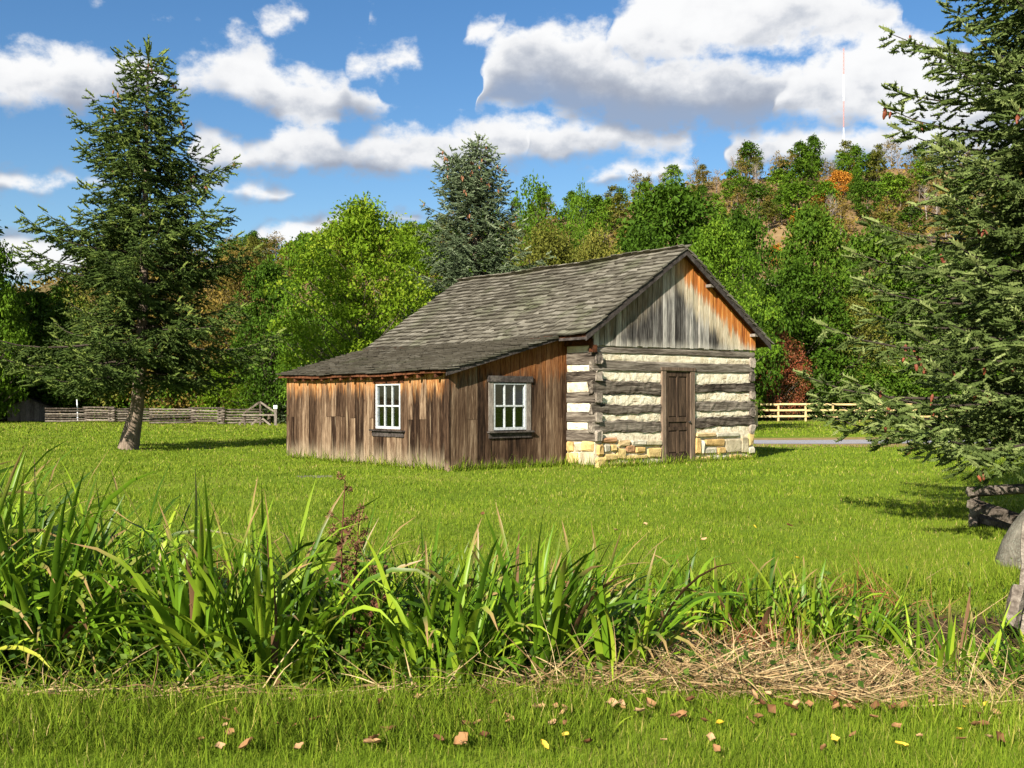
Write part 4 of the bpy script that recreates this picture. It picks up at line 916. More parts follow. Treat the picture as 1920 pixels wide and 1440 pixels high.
# pale bank of bare rock on the slope
m_rock, nt, b = newmat('pale_rock', .95, .1); n1 = noise(nt, objc(nt), .8, 6., .7)
setc(nt, b, ramp(nt, n1, [(.3, (.20, .15, .10)), (.5, (.42, .34, .25)), (.7, (.55, .47, .36))])); bump(nt, b, n1, 1., .4)
bx, bz = np.meshgrid(np.linspace(0, 1, 26), np.linspace(0, 1, 10)); cx = at(1465, 172); zt = float(HZ(cx, 176))
BX = cx-5.5+11*bx; BY = 168+5*bz+rh.normal(0, .35, bx.shape); BZ = HZ(BX, BY)+.35+1.6*np.sin(math.pi*bz)*np.sin(math.pi*bx)+rh.normal(0, .2, bx.shape)
props(link('rock_bank', npmesh('rock_bank', np.stack([BX, BY, BZ], 2).reshape(-1, 3), gridfaces(10, 26), m_rock)), 'pale bare bank of eroded rock on the wooded hillside', 'rock bank')
# radio mast beyond the ridge
m_mr, nt, b = newmat('mast_red', .6, .3); b.inputs['Base Color'].default_value = (.50, .22, .19, 1)
m_mw, nt, b = newmat('mast_white', .6, .3); b.inputs['Base Color'].default_value = (.75, .75, .75, 1)
mx, my = at(1582, 330), 330; mz0 = float(HZ(mx, my))-.5; mz1 = CH+(HY-90)*my/F
mast = thing('radio_mast', 'thin red and white lattice radio mast standing behind the hill ridge', 'mast', (mx, my, mz0))
for i in range(7):
    h0, h1 = (mz1-mz0)*i/7, (mz1-mz0)*(i+1)/7-.02; mt = (m_mr, m_mw)[i % 2]; bars = []
    c3 = [(.17*math.cos(t), .17*math.sin(t)) for t in (0.5, 2.6, 4.7)]
    for x, y in c3: bars.append(barv((x, y, h0), (x, y, h1), .06, .06))
    ns = 7
    for j in range(ns):
        for a in range(3): p0, p1 = c3[a], c3[(a+1) % 3]; za, zb_ = h0+(h1-h0)*j/ns, h0+(h1-h0)*(j+1)/ns; bars.append(barv((*p0, za), (*p1, zb_), .03, .03))
    props(multi('mast_section', bars, mt, mast), kind='stuff')

# ================================================================== near ground cover
rg = np.random.default_rng(123)
BL1_V = np.array([(-.5, 0, 0), (.5, 0, 0), (0, .28, 1)], float); BL1_F = np.array([(0, 1, 2)])
BL2_V = np.array([(-.5, 0, 0), (.5, 0, 0), (-.36, .10, .55), (.36, .10, .55), (0, .42, 1)], float); BL2_F = np.array([(0, 1, 3), (0, 3, 2), (2, 3, 4)])
def blades(n, x, y, w, h, r, tv, tf, lean=.35, extra=0.):
    z = G(x, y)-.006; a = r.uniform(0, 2*math.pi, n); ca, sa = np.cos(a), np.sin(a); th = np.abs(r.normal(0, lean, n)); ph = r.uniform(0, 2*math.pi, n)
    up = np.stack([np.sin(th)*np.cos(ph), np.sin(th)*np.sin(ph), np.cos(th)], 1); X = np.stack([ca, sa, 0*a], 1); Yv = np.cross(up, X)
    M = np.stack([X*w[:, None], Yv*h[:, None], up*h[:, None]], 2)
    return stamp(tv, tf, np.stack([x, y, z], 1), M, np.where(r.random(n) < .022, .97, np.clip(r.normal(.43+extra, .2, n), 0, .9)))
def in_cabin(x, y):
    c, s = math.cos(CA), math.sin(CA); dx, dy = x-CLOC.x, y-CLOC.y; u = dx*c+dy*s; v = -dx*s+dy*c
    return ((u > .0) & (u < 3.4) & (v > 0) & (v < 7)) | ((u > 3.22) & (u < 8.7) & (v > -.86) & (v < 7.3))
parts = []
for y0, y1, dn, w, h in ((3.7, 5.9, 7500, .0042, .060), (7.6, 10.5, 3600, .0055, .050), (10.5, 14, 1500, .009, .052), (14, 20, 620, .014, .055), (20, 30, 260, .022, .06), (30, 46, 85, .04, .07), (46, 73, 24, .075, .09)):
    hw0, hw1 = .56*y0+.6, .56*y1+.6; n = int(dn*(y1-y0)*(hw0+hw1)); y = rg.uniform(y0, y1, n); x = rg.uniform(-1, 1, n)*(.56*y+.6)
    pt = .5+.5*np.sin(x*1.3+.7*np.sin(y*1.1))*np.sin(y*1.7+x*.5); keep = (rg.random(n) < .72+.28*pt) & (G(x, y) > -.05-.12*rg.random(n)) & ~in_cabin(x, y) & ~((y > 33.6) & (x > 8) & (y < 42)); x, y = x[keep], y[keep]; n = len(x)
    parts.append(blades(n, x, y, w*rg.uniform(.6, 1.4, n), h*rg.uniform(.5, 1.35, n)*(.85+.3*pt[keep]), rg, BL1_V, BL1_F, .45))
props(link('lawn_grass', npmesh('lawn_grass', *[a for a in merge(parts)[:2]], m_grass, merge(parts)[2])), 'short mown green grass of the lawn around the cabin', 'grass', kind='stuff')
# longer grass on the ditch banks and along the cabin foot
parts = []
n = 15000; x = rg.uniform(-3.6, 3.6, n); y = 4.85+.14*np.sin(x*1.7)+rg.normal(0, .22, n); parts.append(blades(n, x, y, rg.uniform(.004, .008, n), rg.uniform(.05, .20, n)*(.55+.45*np.sin(x*3+1)*np.sin(x*1.1)), rg, BL2_V, BL2_F, .55, .05))
n = 9000; x = rg.uniform(-4, .4, n); y = rg.uniform(4.2, 4.95, n); parts.append(blades(n, x, y, rg.uniform(.004, .007, n), rg.uniform(.06, .16, n), rg, BL2_V, BL2_F, .6, -.1))
n = 11000; x = rg.uniform(-5.2, 5.2, n); y = 8.15+.2*np.sin(x*1.3)+rg.normal(0, .22, n); parts.append(blades(n, x, y, rg.uniform(.005, .009, n), rg.uniform(.08, .22, n), rg, BL2_V, BL2_F, .5))
c_, s_ = math.cos(CA), math.sin(CA)
for u0, u1, v0, v1, n in ((-.12, -.02, 0, 7.0, 1500), (0, 3.2, -.14, -.03, 1500), (3.1, 3.24, -.95, 0, 300), (3.3, 8.7, -1.12, -.96, 1600)):
    u = rg.uniform(u0, u1, n); v = rg.uniform(v0, v1, n); parts.append(blades(n, CLOC.x+u*c_-v*s_, CLOC.y+u*s_+v*c_, rg.uniform(.012, .022, n), rg.uniform(.06, .30, n)*rg.uniform(.3, 1.1, n)*(.5+rg.random(n)), rg, BL2_V, BL2_F, .45))
V, Fc, r_ = merge(parts); props(link('long_grass', npmesh('long_grass', V, Fc, m_grass, r_)), 'longer unmown grass on the ditch banks and along the cabin foot', 'grass', kind='stuff')
# weeds and herbs in the ditch
n = 17000; x = rg.uniform(-5, 4.6, n); y = np.maximum(6.25+rg.normal(0, .72, n), 4.95+.2*rg.random(n)); lump = .5+.5*np.sin(x*2.1+1)*np.sin(x*.8+y*2.)
hgt = rg.random(n)**1.3*np.where(x < .3, .42, .24)*(.4+lump); P_ = np.stack([x, y, G(x, y)+hgt], 1)
M_ = frames(unit(rg.normal(size=(n, 3))*[1, 1, .5]+[0, 0, .25]), unit(np.array([0, 0, 1.])+rg.normal(0, .5, (n, 3))))*rg.uniform(.022, .06, n)[:, None, None]
V, Fc, r_ = stamp(LEAF_V, LEAF_F, P_, M_, rg.random(n)*.8); props(link('ditch_weeds', npmesh('ditch_weeds', V, Fc, m_weed, r_)), 'low leafy weeds filling the ditch between the strap-leaved clumps', 'weeds', kind='stuff')
# thin strips: straw, dead stems
def ribbons(n, base, d0, L, w, r, bend=.6, seg=4, grav=.5):
    """thin curved strips: base (n,3), start direction, length, width"""
    t = np.linspace(0, 1, seg+1); d0 = unit(d0); side = unit(np.cross(d0, unit(r.normal(size=(n, 3))))); bv = unit(r.normal(size=(n, 3)))*bend+[0, 0, -grav]
    P0 = base[:, None]+d0[:, None]*(L[:, None]*t)[:, :, None]+bv[:, None]*(L[:, None]*t**2*.5)[:, :, None]
    ww = (w[:, None]*(1-.75*t**2))[:, :, None]*side[:, None]; V = np.stack([P0-ww/2, P0+ww/2], 2).reshape(-1, 3)
    k = 2*(seg+1); q = np.array([(2*i, 2*i+1, 2*i+3, 2*i+2) for i in range(seg)]); Fc = (q[None]+(np.arange(n)*k)[:, None, None]).reshape(-1, 4)
    return V, Fc, np.repeat(r.random(n), k)
n = 16000; x = np.concatenate([rg.normal(1.6, .8, n*2//3), np.where(rg.random(n-n*2//3) < .35, rg.uniform(-4.5, 0, n-n*2//3), rg.uniform(0, 4.4, n-n*2//3))]); y = np.where(np.arange(n) < n*2//3, np.maximum(rg.normal(5.8, .5, n), 4.95+.2*rg.random(n)), np.maximum(rg.normal(5.9, .6, n), 5.0))
lift = np.where(np.arange(n) < n*2//3, rg.random(n)**1.5*.30*np.exp(-((y-6.3)/.75)**2), rg.random(n)*.08)
d = unit(np.stack([rg.normal(0, 1, n), rg.normal(-.25, .8, n), rg.normal(.1, .32, n)], 1)); base = np.stack([x, y, G(x, y)+lift+.03], 1)
V, Fc, r_ = ribbons(n, base, d, rg.uniform(.12, .42, n), rg.uniform(.003, .008, n), rg, .5, 4, .35); props(link('dry_straw', npmesh('dry_straw', V, Fc, m_straw, r_)), 'flattened tan straw matted in the ditch', 'straw', kind='stuff')
n = 1700; cl = np.array([(1.05, 6.9), (1.4, 6.5), (1.7, 6.8), (.55, 7.5), (2.6, 7.5), (-2.2, 7.6), (-1.0, 7.5)]); ci = rg.choice(7, n, p=[.2, .27, .2, .12, .07, .08, .06]); x = cl[ci, 0]+rg.normal(0, .17, n); y = cl[ci, 1]+rg.normal(0, .15, n)
d = unit(np.stack([rg.normal(0, .6, n), rg.normal(0, .6, n), np.abs(rg.normal(.8, .4, n))], 1)); V, Fc, r_ = ribbons(n, np.stack([x, y, G(x, y)+rg.random(n)*.22], 1), d, rg.uniform(.08, .32, n), rg.uniform(.004, .009, n), rg, .9, 4, .2)
props(link('rusty_stems', npmesh('rusty_stems', V, Fc, m_rust, r_)), 'tangled rust-brown dead stems among the ditch weeds', 'dead weeds', kind='stuff')

n = 6000; x = rg.uniform(-4.8, 4.5, n); y = np.where(rg.random(n) < .5, 5.3, 6.5)+rg.normal(0, .38, n); sz_ = np.where(x < .2, 1., .7)*np.where(y < 5.25, .55, 1.); d = unit(np.stack([rg.normal(.1, .45, n), rg.normal(0, .45, n), np.ones(n)], 1))
V, Fc, r_ = ribbons(n, np.stack([x, y, G(x, y)-.01], 1), d, rg.uniform(.18, .6, n)*sz_, rg.uniform(.005, .011, n), rg, .5, 5, .75); props(link('ditch_grass', npmesh('ditch_grass', V, Fc, m_grass, r_*.75)), 'long arching wild grass growing in the ditch', 'grass', kind='stuff')
# ---- strap-leaved clumps
def strap(L, w, th0, bend, p, twist, seg=9):
    V, Fc = [], []; x = z = 0.0
    for i in range(seg+1):
        s = i/seg; th = th0+bend*s**p; ww = w*min(1, .65+1.2*s)*max(0.02, 1-s**2.6)**.8; tw = twist*s
        cx, sx_ = math.cos(tw), math.sin(tw)
        for e, lift in ((-1, .16), (0, 0), (1, .16)):
            o = e*ww/2; V.append((x+lift*ww*math.cos(th)*-1*cx+o*sx_*math.cos(th), o*cx, z+lift*ww*math.sin(th)-o*sx_*math.sin(th)))
        if i < seg: x += L/seg*math.sin(th); z += L/seg*math.cos(th)
    for i in range(seg):
        for j in range(2): a = i*3+j; Fc.append((a, a+1, a+4, a+3))
    return V, Fc
rs = random.Random(31); STR = []
for i in range(30):
    up = i % 3; STR.append(strap(1, rs.uniform(.03, .05), rs.uniform(.02, .45)+(.15 if up == 2 else 0), (rs.uniform(.3, .9), rs.uniform(.9, 1.8), rs.uniform(1.6, 2.7))[up], rs.uniform(1.6, 3), rs.uniform(-1.2, 1.2)))
STM = [mesh('leaf', V, Fc, m_iris, True) for V, Fc in STR]
for me_ in STM: me_.attributes.new('tip', 'FLOAT', 'POINT').data.foreach_set('value', np.repeat(np.linspace(0, 1, len(me_.vertices)//3), 3).astype(np.float32))
STA = [(np.array(V), q2t(np.array(Fc))) for V, Fc in STR]
def clump(x, y, L, n, nm, label, group=None, spread=.16, dead=.0, dirb=None):
    y -= .62; L *= 1.08
    z = g1(x, y)-.02; t = thing('strap_leaf_clump', label, 'plant', (x, y, z), 0, group)
    for i in range(n):
        a = rs.uniform(0, 6.28) if dirb is None else rs.gauss(dirb, .9); rr = spread*rs.random()**.5; s = L*rs.uniform(.6, 1.12); ox, oy = rr*math.cos(a), rr*math.sin(a)
        o = link('leaf', STM[rs.randrange(30)], t, (ox, oy, g1(x+ox, y+oy)-z-.03), (rs.uniform(-.12, .12), rs.uniform(-.08, .2), a+rs.uniform(-.6, .6)), (s, s*rs.uniform(.8, 1.15)/max(.75, s), s))
        if rs.random() < dead: o.material_slots[0].link = 'OBJECT'; o.material_slots[0].material = m_straw
    Vs = []
    for i in range(nm):
        V, Fc = STA[rs.randrange(30)]; a = rs.uniform(0, 6.28); s = L*rs.uniform(.45, .95); b_ = a+rs.uniform(-.7, .7); rr = spread*1.25*rs.random()**.5; c, q = math.cos(b_), math.sin(b_)
        M = np.array(((c, -q, 0), (q, c, 0), (0, 0, 1)))*s; Vs.append((V@M.T+[rr*math.cos(a), rr*math.sin(a), g1(x+rr*math.cos(a), y+rr*math.sin(a))-z-.04], Fc, np.full(len(V), rs.random())))
    if Vs: V, Fc, r_ = merge(Vs); props(link('inner_leaves', npmesh('inner_leaves', V, Fc, m_iris, r_, True), t), kind='stuff')
ORD = 'nearest second-nearest third-nearest fourth-nearest fifth-nearest sixth-nearest seventh-nearest eighth-nearest ninth-nearest tenth-nearest eleventh-nearest farthest'.split()
def ranked(l, at_=(-.97, 6.5)): return sorted(l, key=lambda c: math.hypot(c[0]-at_[0], c[1]-at_[1]))
for i_, (x, y, L) in enumerate(ranked(((-4.6, 6.6, 1.35), (-4.1, 7.2, 1.45), (-3.95, 6.4, 1.25), (-3.55, 7.0, 1.45), (-3.3, 6.35, 1.15), (-3.1, 7.3, 1.4), (-2.75, 6.75, 1.3), (-2.55, 7.45, 1.2), (-3.7, 7.65, 1.3), (-4.5, 7.6, 1.45), (-2.3, 6.9, 1.0)))):
    clump(x, y, L*1.05, 58, 50, 'tall arching strap-leaved clump, of the tall ones '+ORD[i_]+' to the dead flower stalk', 'tall strap-leaved clumps in the shaded ditch', .2, .03)
for i_, (x, y, L) in enumerate(ranked(((-2.0, 7.35, .95), (-1.75, 6.55, 1.15), (-1.55, 7.1, 1.1), (-1.35, 6.45, 1.05), (-1.2, 7.3, .95), (-.95, 6.75, 1.0), (-.75, 7.35, .85), (-.5, 6.5, .85), (-.55, 7.0, .95), (-.25, 7.2, .9), (-.05, 6.8, .9), (.1, 7.35, .95)))):
    clump(x, y, L*1.1, 52, 40, 'bright knee-high strap-leaved clump, of its kind '+ORD[i_]+' to the dead flower stalk', 'bright strap-leaved clumps in the ditch', .19, .05)
for i_, (x, y, L) in enumerate(ranked(((.1, 6.2, .85), (.35, 6.6, .9), (-.3, 6.1, .75), (.55, 6.25, .75)))):
    clump(x, y, L*1.1, 40, 26, 'strap-leaved clump flopping over the straw edge, of these '+ORD[i_]+' to the dead flower stalk', 'flopping strap-leaved clumps', .17, .05, .0)
for i_, (x, y, L) in enumerate(ranked(((1.45, 7.75, .48), (1.75, 7.6, .5), (2.05, 7.7, .45), (1.95, 7.3, .42), (2.3, 7.5, .42), (1.2, 7.8, .5), (2.55, 7.65, .36)))):
    clump(x, y+.2, L*1.35, 42, 22, 'short green strap-leaved clump behind the rust-brown stems, of these '+ORD[i_]+' to the dead stalk', 'short strap-leaved clumps behind the rusty stems', .16, .05)
for i_, (x, y, L) in enumerate(ranked(((2.5, 6.6, .62), (2.85, 6.9, .55), (3.15, 6.7, .6), (3.45, 7.0, .55), (3.75, 6.6, .6), (3.0, 6.3, .5), (3.6, 7.4, .5), (4.2, 6.9, .6)), (4.8, 9.))):
    clump(x, y, L*1.15, 44, 26, 'green strap-leaved clump at the boulder end of the ditch, of these '+ORD[i_]+' to the boulder', 'strap-leaved clumps near the boulder', .2, .08)
for x, y, L, rz, tl in ((-1.55, 5.35, .5, -.1, .7), (.25, 4.95, .55, -1.2, .9), (1.30, 6.1, .55, .3, .1), (2.35, 6.0, .5, 1., .0)):
    props(link('fallen_strap_leaf', STM[5], None, (x, y, g1(x, y)), (0, tl, rz), (L, L, L)), 'single loose strap leaf bent over the grass at the ditch edge', 'leaf', 'loose strap leaves')
# ---- the dead flower stalk
sx_, sy_ = at(642, 5.9), 5.9; stalk = thing('dead_flower_stalk', 'dead red-brown flower stalk with withered seed heads standing in the ditch', 'dead plant', (sx_, sy_, g1(sx_, sy_)-.02))
zt_ = CH-(902-HY)*5.9/F-(g1(sx_, sy_)-.02)
for k_, (ox, oy, h, lean_) in enumerate(((0, 0, zt_, .01), (.05, .03, zt_*.86, .03), (.12, -.02, zt_*.62, .06))):
    u = np.linspace(0, 1, 9); pth = np.stack([ox+lean_*u+.012*np.sin(u*7+k_), oy+.01*np.sin(u*5), u*h], 1); V, Fc, _ = tube(pth, .0085*(1-.6*u), 6); st = link('stem', npmesh('stem', V, Fc, m_stalk, np.full(len(V), .35), True), stalk)
    for j in range(16):
        f = rg.uniform(.45, 1.); q = np.array([np.interp(f, u, pth[:, c]) for c in range(3)]); a = rg.uniform(0, 6.28); L_ = rg.uniform(.03, .11)*(1.25-f*.7); e = q+np.array([math.cos(a)*L_, math.sin(a)*L_, L_*rg.uniform(.1, .9)])
        V, Fc, _ = tube([q, (q+e)/2+[0, 0, .008], e], [.003, .0025, .0015], 4); tw = link('twig', npmesh('twig', V, Fc, m_stalk, np.full(len(V), .2)), stalk)
        if f > .72 or j % 4 == 0:
            n = 46; off = rdirs(rg, n); Pp = e+off*rg.uniform(.004, .02, n)[:, None]; V, Fc, r_ = stamp(LEAF_V, LEAF_F, Pp, frames(off, rdirs(rg, n))*rg.uniform(.008, .02, n)[:, None, None], rg.random(n)); link('seed_head', npmesh('seed_head', V, Fc, m_stalk, r_), stalk)
    n = 26; f = rg.uniform(.3, .8, n); Pp = np.stack([np.interp(f, u, pth[:, c]) for c in range(3)], 1); d = unit(rg.normal(size=(n, 3))-[0, 0, .5]); V, Fc, r_ = stamp(LEAF_V, LEAF_F, Pp, frames(d, rdirs(rg, n))*rg.uniform(.03, .07, n)[:, None, None], rg.random(n)*.6); props(link('withered_leaves', npmesh('withered_leaves', V, Fc, m_stalk, r_), stalk), kind='stuff')
# ---- fallen leaves
def dleaf(seed, mat):
    r = random.Random(seed); V, Fc = [], []; pr = [0, .55, .95, 1., .8, .45, .02]
    for i, w in enumerate(pr):
        for j in (-1, -.5, 0, .5, 1): x = i/6-.5; y = j*w*.36*(1+.22*math.sin(i*2.3+seed)); V.append((x, y, .10*j*j*(1+r.random())+.16*x*x+r.uniform(-.02, .03)))
    for i in range(6):
        for j in range(4): a = i*5+j; Fc.append((a, a+1, a+6, a+5))
    return mesh('fallen_leaf', V, Fc, mat, True)
DL = [dleaf(i, m_dry) for i in range(5)]; YL = [dleaf(i+9, m_yel) for i in range(3)]
def drop(px, py, me, s, label, group):
    Y = F*CH/(py-HY); x = at(px, Y); z = g1(x, Y)
    props(link('fallen_leaf', me, None, (x, Y, z+.045+s*.10), (rs.gauss(0, .35), rs.gauss(0, .35), rs.uniform(0, 6.28)), (s, s, s)), label, 'leaf', group)
pts = [(930,1350),(1150,1350),(1430,1345),(1445,1360),(1500,1348),(1520,1350),(1565,1348),(1590,1350),(1440,1330),(1660,1325),(1745,1320),(1750,1330),(1815,1320),(1030,1390),(1195,1372),(1270,1372),(1280,1378),(705,1415),(700,1425),(560,1430),(860,1425),(910,1410),(445,1360),(590,1375),(1105,1428),(1225,1350),(1300,1345),(1690,1338),(1860,1330),(1640,1345),(1560,1330),(1480,1352),(460,1424),(820,1418),(1010,1360),(1850,1375),(1870,1400),(1410,1330),(1610,1340),(1825,1380)]
for px, py in pts: drop(px+rs.uniform(-6, 6), py+rs.uniform(-4, 4), DL[rs.randrange(5)], rs.uniform(.045, .08), 'curled dry tan-brown leaf fallen on the foreground grass', 'dry leaves fallen on the grass')
for i in range(60): drop(rs.uniform(300, 1910), rs.uniform(1315, 1438), DL[rs.randrange(5)], rs.uniform(.03, .06), 'curled dry tan-brown leaf fallen on the foreground grass', 'dry leaves fallen on the grass')
for px, py in ((1565, 1412), (1350, 1388), (1495, 1052), (1415, 997), (1060, 1415), (1800, 1385), (1845, 1330), (1020, 1435), (1805, 1332), (1690, 1420)): drop(px, py, YL[rs.randrange(3)], rs.uniform(.04, .055), 'small bright yellow leaf lying on the grass', 'yellow leaves on the grass')
for px, py in ((1155, 1000), (1210, 990), (905, 970), (1480, 995), (1320, 1020)): drop(px, py, DL[rs.randrange(5)], .07, 'dry leaf lying on the lawn between the ditch and the cabin', 'leaves on the far lawn')

# ================================================================== stones, rails, fences
m_gray, nt, b = newmat('lichen_stone', .95, .1); P = objc(nt); n1 = noise(nt, P, 9., 6., .7); n2 = noise(nt, P, 60., 3., .6)
c = ramp(nt, n1, [(.3, (.06, .053, .04)), (.5, (.125, .112, .085)), (.7, (.20, .18, .14))]); setc(nt, b, mix(nt, sstep(nt, n2, .55, .7), c, (.20, .21, .16))); bump(nt, b, mth(nt, 'ADD', n1, mth(nt, 'MULTIPLY', n2, .4)), 1., .02)
m_rail = woodmat('split_rail', [(.3, (.035, .027, .02)), (.5, (.115, .093, .073)), (.8, (.29, .25, .20))], (4, 4, 4), 1.2, vary=.3)
m_new = woodmat('yellow_rail', [(.3, (.32, .23, .10)), (.55, (.50, .38, .18)), (.85, (.62, .50, .28))], (2, 2, 2), .5, vary=.2)
def boulder(name, loc, size, seed, label):
    r = np.random.default_rng(seed); nu, nv = 22, 14; u, v = np.meshgrid(np.arange(nu)*2*math.pi/nu, np.linspace(0, math.pi, nv)); D_ = np.stack([np.cos(u)*np.sin(v), np.sin(u)*np.sin(v), np.cos(v)], 2)
    ks = r.normal(size=(9, 3)); rad = 1+sum(.05*np.sin(D_@(k_*2.2)+i) for i, k_ in enumerate(ks)); pl = unit(r.normal(size=(6, 3))+[0, 0, .3]); 
    for q in pl: m = D_@q; rad = np.where(m*rad > .66, .66/np.maximum(m, .2), rad)
    V = (D_*rad[:, :, None]*np.array(size)).reshape(-1, 3); i = np.arange(nv-1)[:, None]*nu; j = np.arange(nu)[None]; Fc = np.stack([i+j, i+nu+j, i+nu+(j+1) % nu, i+(j+1) % nu], 2).reshape(-1, 4)
    o = link(name, npmesh(name, V, Fc, m_gray, smooth=True), None, loc, (0, 0, r.uniform(0, 6))); return props(o, label, 'boulder')
b0 = (at(1992, 9.0), 9.0); boulder('boulder', (*b0, g1(*b0)-.06), (.46, .42, .68), 5, 'grey lichen-covered boulder at the lawn edge under the spruce rails')
def rail(a, b_, r0, r1, name='rail', mat=None, parent=None, seed=0, k=5):
    r = np.random.default_rng(seed); a, b_ = np.array(a, float), np.array(b_, float); u = np.linspace(0, 1, 9)[:, None]; pth = a+(b_-a)*u+r.normal(0, .004, (9, 3))*np.linalg.norm(b_-a)/2
    V, Fc, _ = tube(pth, (r0+(r1-r0)*u[:, 0])*(1+r.normal(0, .035, 9)), k); V = V.copy(); V += r.normal(0, r0*.05, V.shape); n0 = len(V)
    faces = [tuple(f) for f in Fc]+[tuple(range(k))[::-1], tuple(range(n0-k, n0))]
    return link(name, mesh(name, V, faces, mat or m_rail), parent)
rp = lambda px, Y, z: (at(px, Y), Y, z)
props(rail(rp(1820, 11.6, .30), rp(1990, 10.4, .10), .065, .08, 'split_rail', seed=1), 'pale weathered split rail sloping down onto the boulder', 'rail')
props(rail(rp(1822, 11.9, .12), rp(1960, 10.9, .02), .06, .07, 'split_rail', seed=2), 'dark split rail lying lowest behind the boulder', 'rail')
props(rail(rp(1815, 11.7, .42), rp(2080, 12.0, .50), .06, .07, 'split_rail', seed=3), 'dark split rail resting level across the sloping rails in the spruce shade', 'rail')
props(rail(rp(1826, 11.75, -.05), rp(1828, 11.75, .40), .07, .06, 'rail_stake', seed=8), 'short stub post carrying the split rail ends', 'post')
props(rail(rp(1917, 7.35, -.2), rp(1922, 7.3, .60), .034, .028, 'fence_stake', m_rail, seed=4), 'grey upright stake with a dark split down it, in front of the boulder', 'post')
props(rail(rp(1938, 7.3, -.15), rp(1944, 7.4, .50), .045, .04, 'fence_stake', m_rail, seed=5), 'shorter brown stake leaning beside the grey upright stake', 'post')
props(rail(rp(1893, 7.2, -.12), rp(1912, 7.3, .14), .05, .06, 'wood_stub', m_rail, seed=6), 'broken wooden stub at the foot of the grey upright stake', 'stump')
# flat stone slab sunk in the lawn
sl_ = F*CH/(893-HY); V, Fc = cbox((0, 0, 0), (.62, .5, .06), .02, rng, .01); props(link('stone_slab', mesh('stone_slab', V, Fc, m_gray), None, (at(590, sl_), sl_, g1(at(590, sl_), sl_)-.012), (0, 0, .5)), 'flat stone slab sunk in the grass before the plank wall', 'slab')
# yellow rail fence beyond the lane
fx0, fx1, fy = at(1408, 74), at(2120, 74), 74.; fence = thing('rail_fence', 'pale yellow post and rail fence beyond the gravel lane', 'fence', (fx0, fy, 0))
npst = int((fx1-fx0)/1.95)
for i in range(npst+1): x = i*1.95; link('post', mesh('post', *(boxv(x-.06, x+.06, -.06, .06, -.2, 1.30+rs.uniform(-.03, .05)), BF), m_new), fence)
for i in range(npst):
    for z in (.36, .80, 1.22): multi('rail', [barv((i*1.95+.03, -.085, z+rs.uniform(-.02, .02)), (i*1.95+1.94, -.085, z+rs.uniform(-.02, .02)), .05, .13)], m_new, fence)
rail((at(1418, 58), 58, -.1), (at(1417, 58), 58, 1.55), .11, .09, 'post', m_new); o = bpy.context.scene.objects['post'] if False else None
for ob in [q for q in col.objects if q.name.startswith('post') and q.parent is None]: ob.name = 'gate_post'; props(ob, 'thick pale post standing by itself at the cabin corner, before the yellow fence', 'post')
# stacked zigzag split rails, left
def zig(x0, y0, n, label, seed, rows=6):
    t = thing('split_rail_fence', label, 'fence', (x0, y0, 0)); r = random.Random(seed); p0 = (0, 0)
    for i in range(n):
        p1 = (p0[0]+2.1, .9 if i % 2 == 0 else 0.)
        for j in range(rows):
            z = .10+j*.165+(.08 if i % 2 else 0); d_ = np.array((p1[0]-p0[0], p1[1]-p0[1])); d_ = d_/np.linalg.norm(d_)*.25
            rail((p0[0]-d_[0], p0[1]-d_[1], z+r.uniform(-.03, .03)), (p1[0]+d_[0], p1[1]+d_[1], z+r.uniform(-.03, .03)), .06, .05, 'rail', m_rail, t, r.randrange(9999), 6)
        p0 = p1
zig(at(288, 64), 64, 3, 'zigzag fence of stacked grey split rails right of the leaning spruce trunk', 5)
zig(at(92, 69), 69, 3, 'zigzag split-rail fence in deep shade between the shed and the spruce trunk', 6)
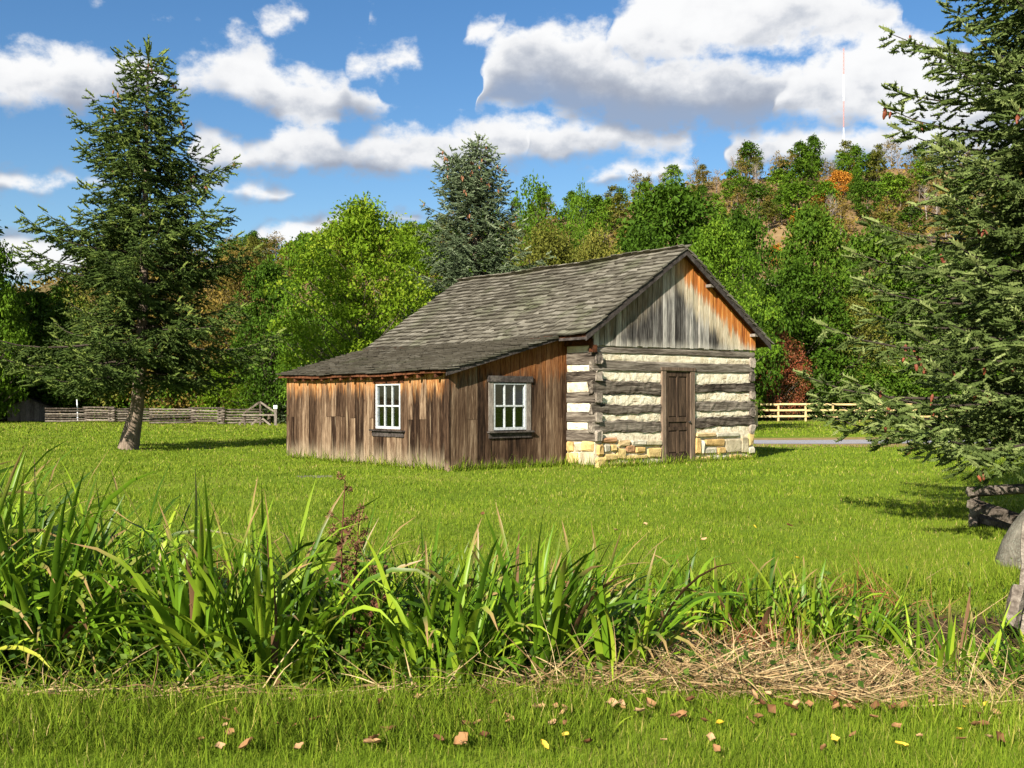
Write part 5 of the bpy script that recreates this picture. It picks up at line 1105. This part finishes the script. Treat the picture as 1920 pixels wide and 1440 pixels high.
# braced gate and sign
gx, gy = at(488, 62), 62.; gate = thing('braced_gate', 'dark wooden gate frame with peaked diagonal braces beside the lean-to', 'gate', (gx, gy, 0))
for x, h in ((-.92, .82), (0, 1.42), (.92, .82)): multi('post', [barv((x, 0, -.1), (x, 0, h), .10, .10, (0, 1, 0))], m_rail, gate)
for a, b_ in (((-1.0, -.08, .72), (0, -.08, 1.40)), ((0.01, -.08, 1.40), (1.0, -.08, .72)), ((-.6, .08, 0), (0, .08, .5)), ((.6, .08, 0), (0.01, .08, .5)), ((-1.3, .09, .02), (-.92, .09, .5))): multi('brace', [barv(a, b_, .05, .11)], m_rail, gate)
multi('rail', [barv((-1.05, -.14, .62), (1.05, -.14, .62), .05, .10)], m_rail, gate)
m_sign, nt, b = newmat('sign_white', .6, .3); b.inputs['Base Color'].default_value = (.72, .74, .76, 1)
sg = thing('sign_post', 'small white notice on a grey post beside the braced gate', 'sign', (at(517, 61.5), 61.5, 0)); multi('post', [boxv(-.08, .08, -.08, .08, -.1, 1.16)], m_case, sg); multi('notice', [boxv(-.11, .11, -.115, -.085, 1.0, 1.2)], m_sign, sg)
wp = thing('white_pole', 'thin white pole standing in the lawn before the shaded wood', 'pole', (at(146, 72), 72, 0)); V, Fc, _ = tube([(0, 0, -.1), (-.03, 0, .9), (-.08, 0, 1.82)], [.055, .05, .045], 8); link('pole', npmesh('pole', V, Fc, m_sign, smooth=True), wp); V, Fc, _ = tube([(-.08, 0, 1.80), (-.08, 0, 1.84), (-.08, 0, 1.87)], [.055, .055, .01], 8); link('cap', npmesh('cap', V, Fc, m_sign, smooth=True), wp)
# shaded shed
shx, shy = at(52, 74), 74.; shed = thing('plank_shed', 'small grey plank shed with a gable roof in the shade of the left wood', 'shed', (shx, shy, 0), R(12))
for i in range(9):
    x0 = -1.35+i*.3; zt = lambda x: 1.62-.42*abs(x); link('plank', mesh('plank', [(x0, 0, -.05), (x0+.285, 0, -.05), (x0+.285, 0, zt(x0+.285)), (x0, 0, zt(x0)), (x0, .04, -.05), (x0+.285, .04, -.05), (x0+.285, .04, zt(x0+.285)), (x0, .04, zt(x0))], BF, m_case), shed)
multi('side_wall', [boxv(-1.35, -1.31, .05, 3.6, -.05, 1.0)], m_case, shed); multi('side_wall', [boxv(1.31, 1.35, .05, 3.6, -.05, 1.0)], m_case, shed); multi('rear_wall', [boxv(-1.30, 1.30, 3.55, 3.6, -.05, 1.0)], m_case, shed)
for s in (-1, 1): multi('roof_slope', [[(0, -.25, 1.66), (s*1.65, -.25, .96), (s*1.65, 3.8, .96), (0, 3.8, 1.66), (0, -.25, 1.72), (s*1.65, -.25, 1.02), (s*1.65, 3.8, 1.02), (0, 3.8, 1.72)]], m_trim, shed)
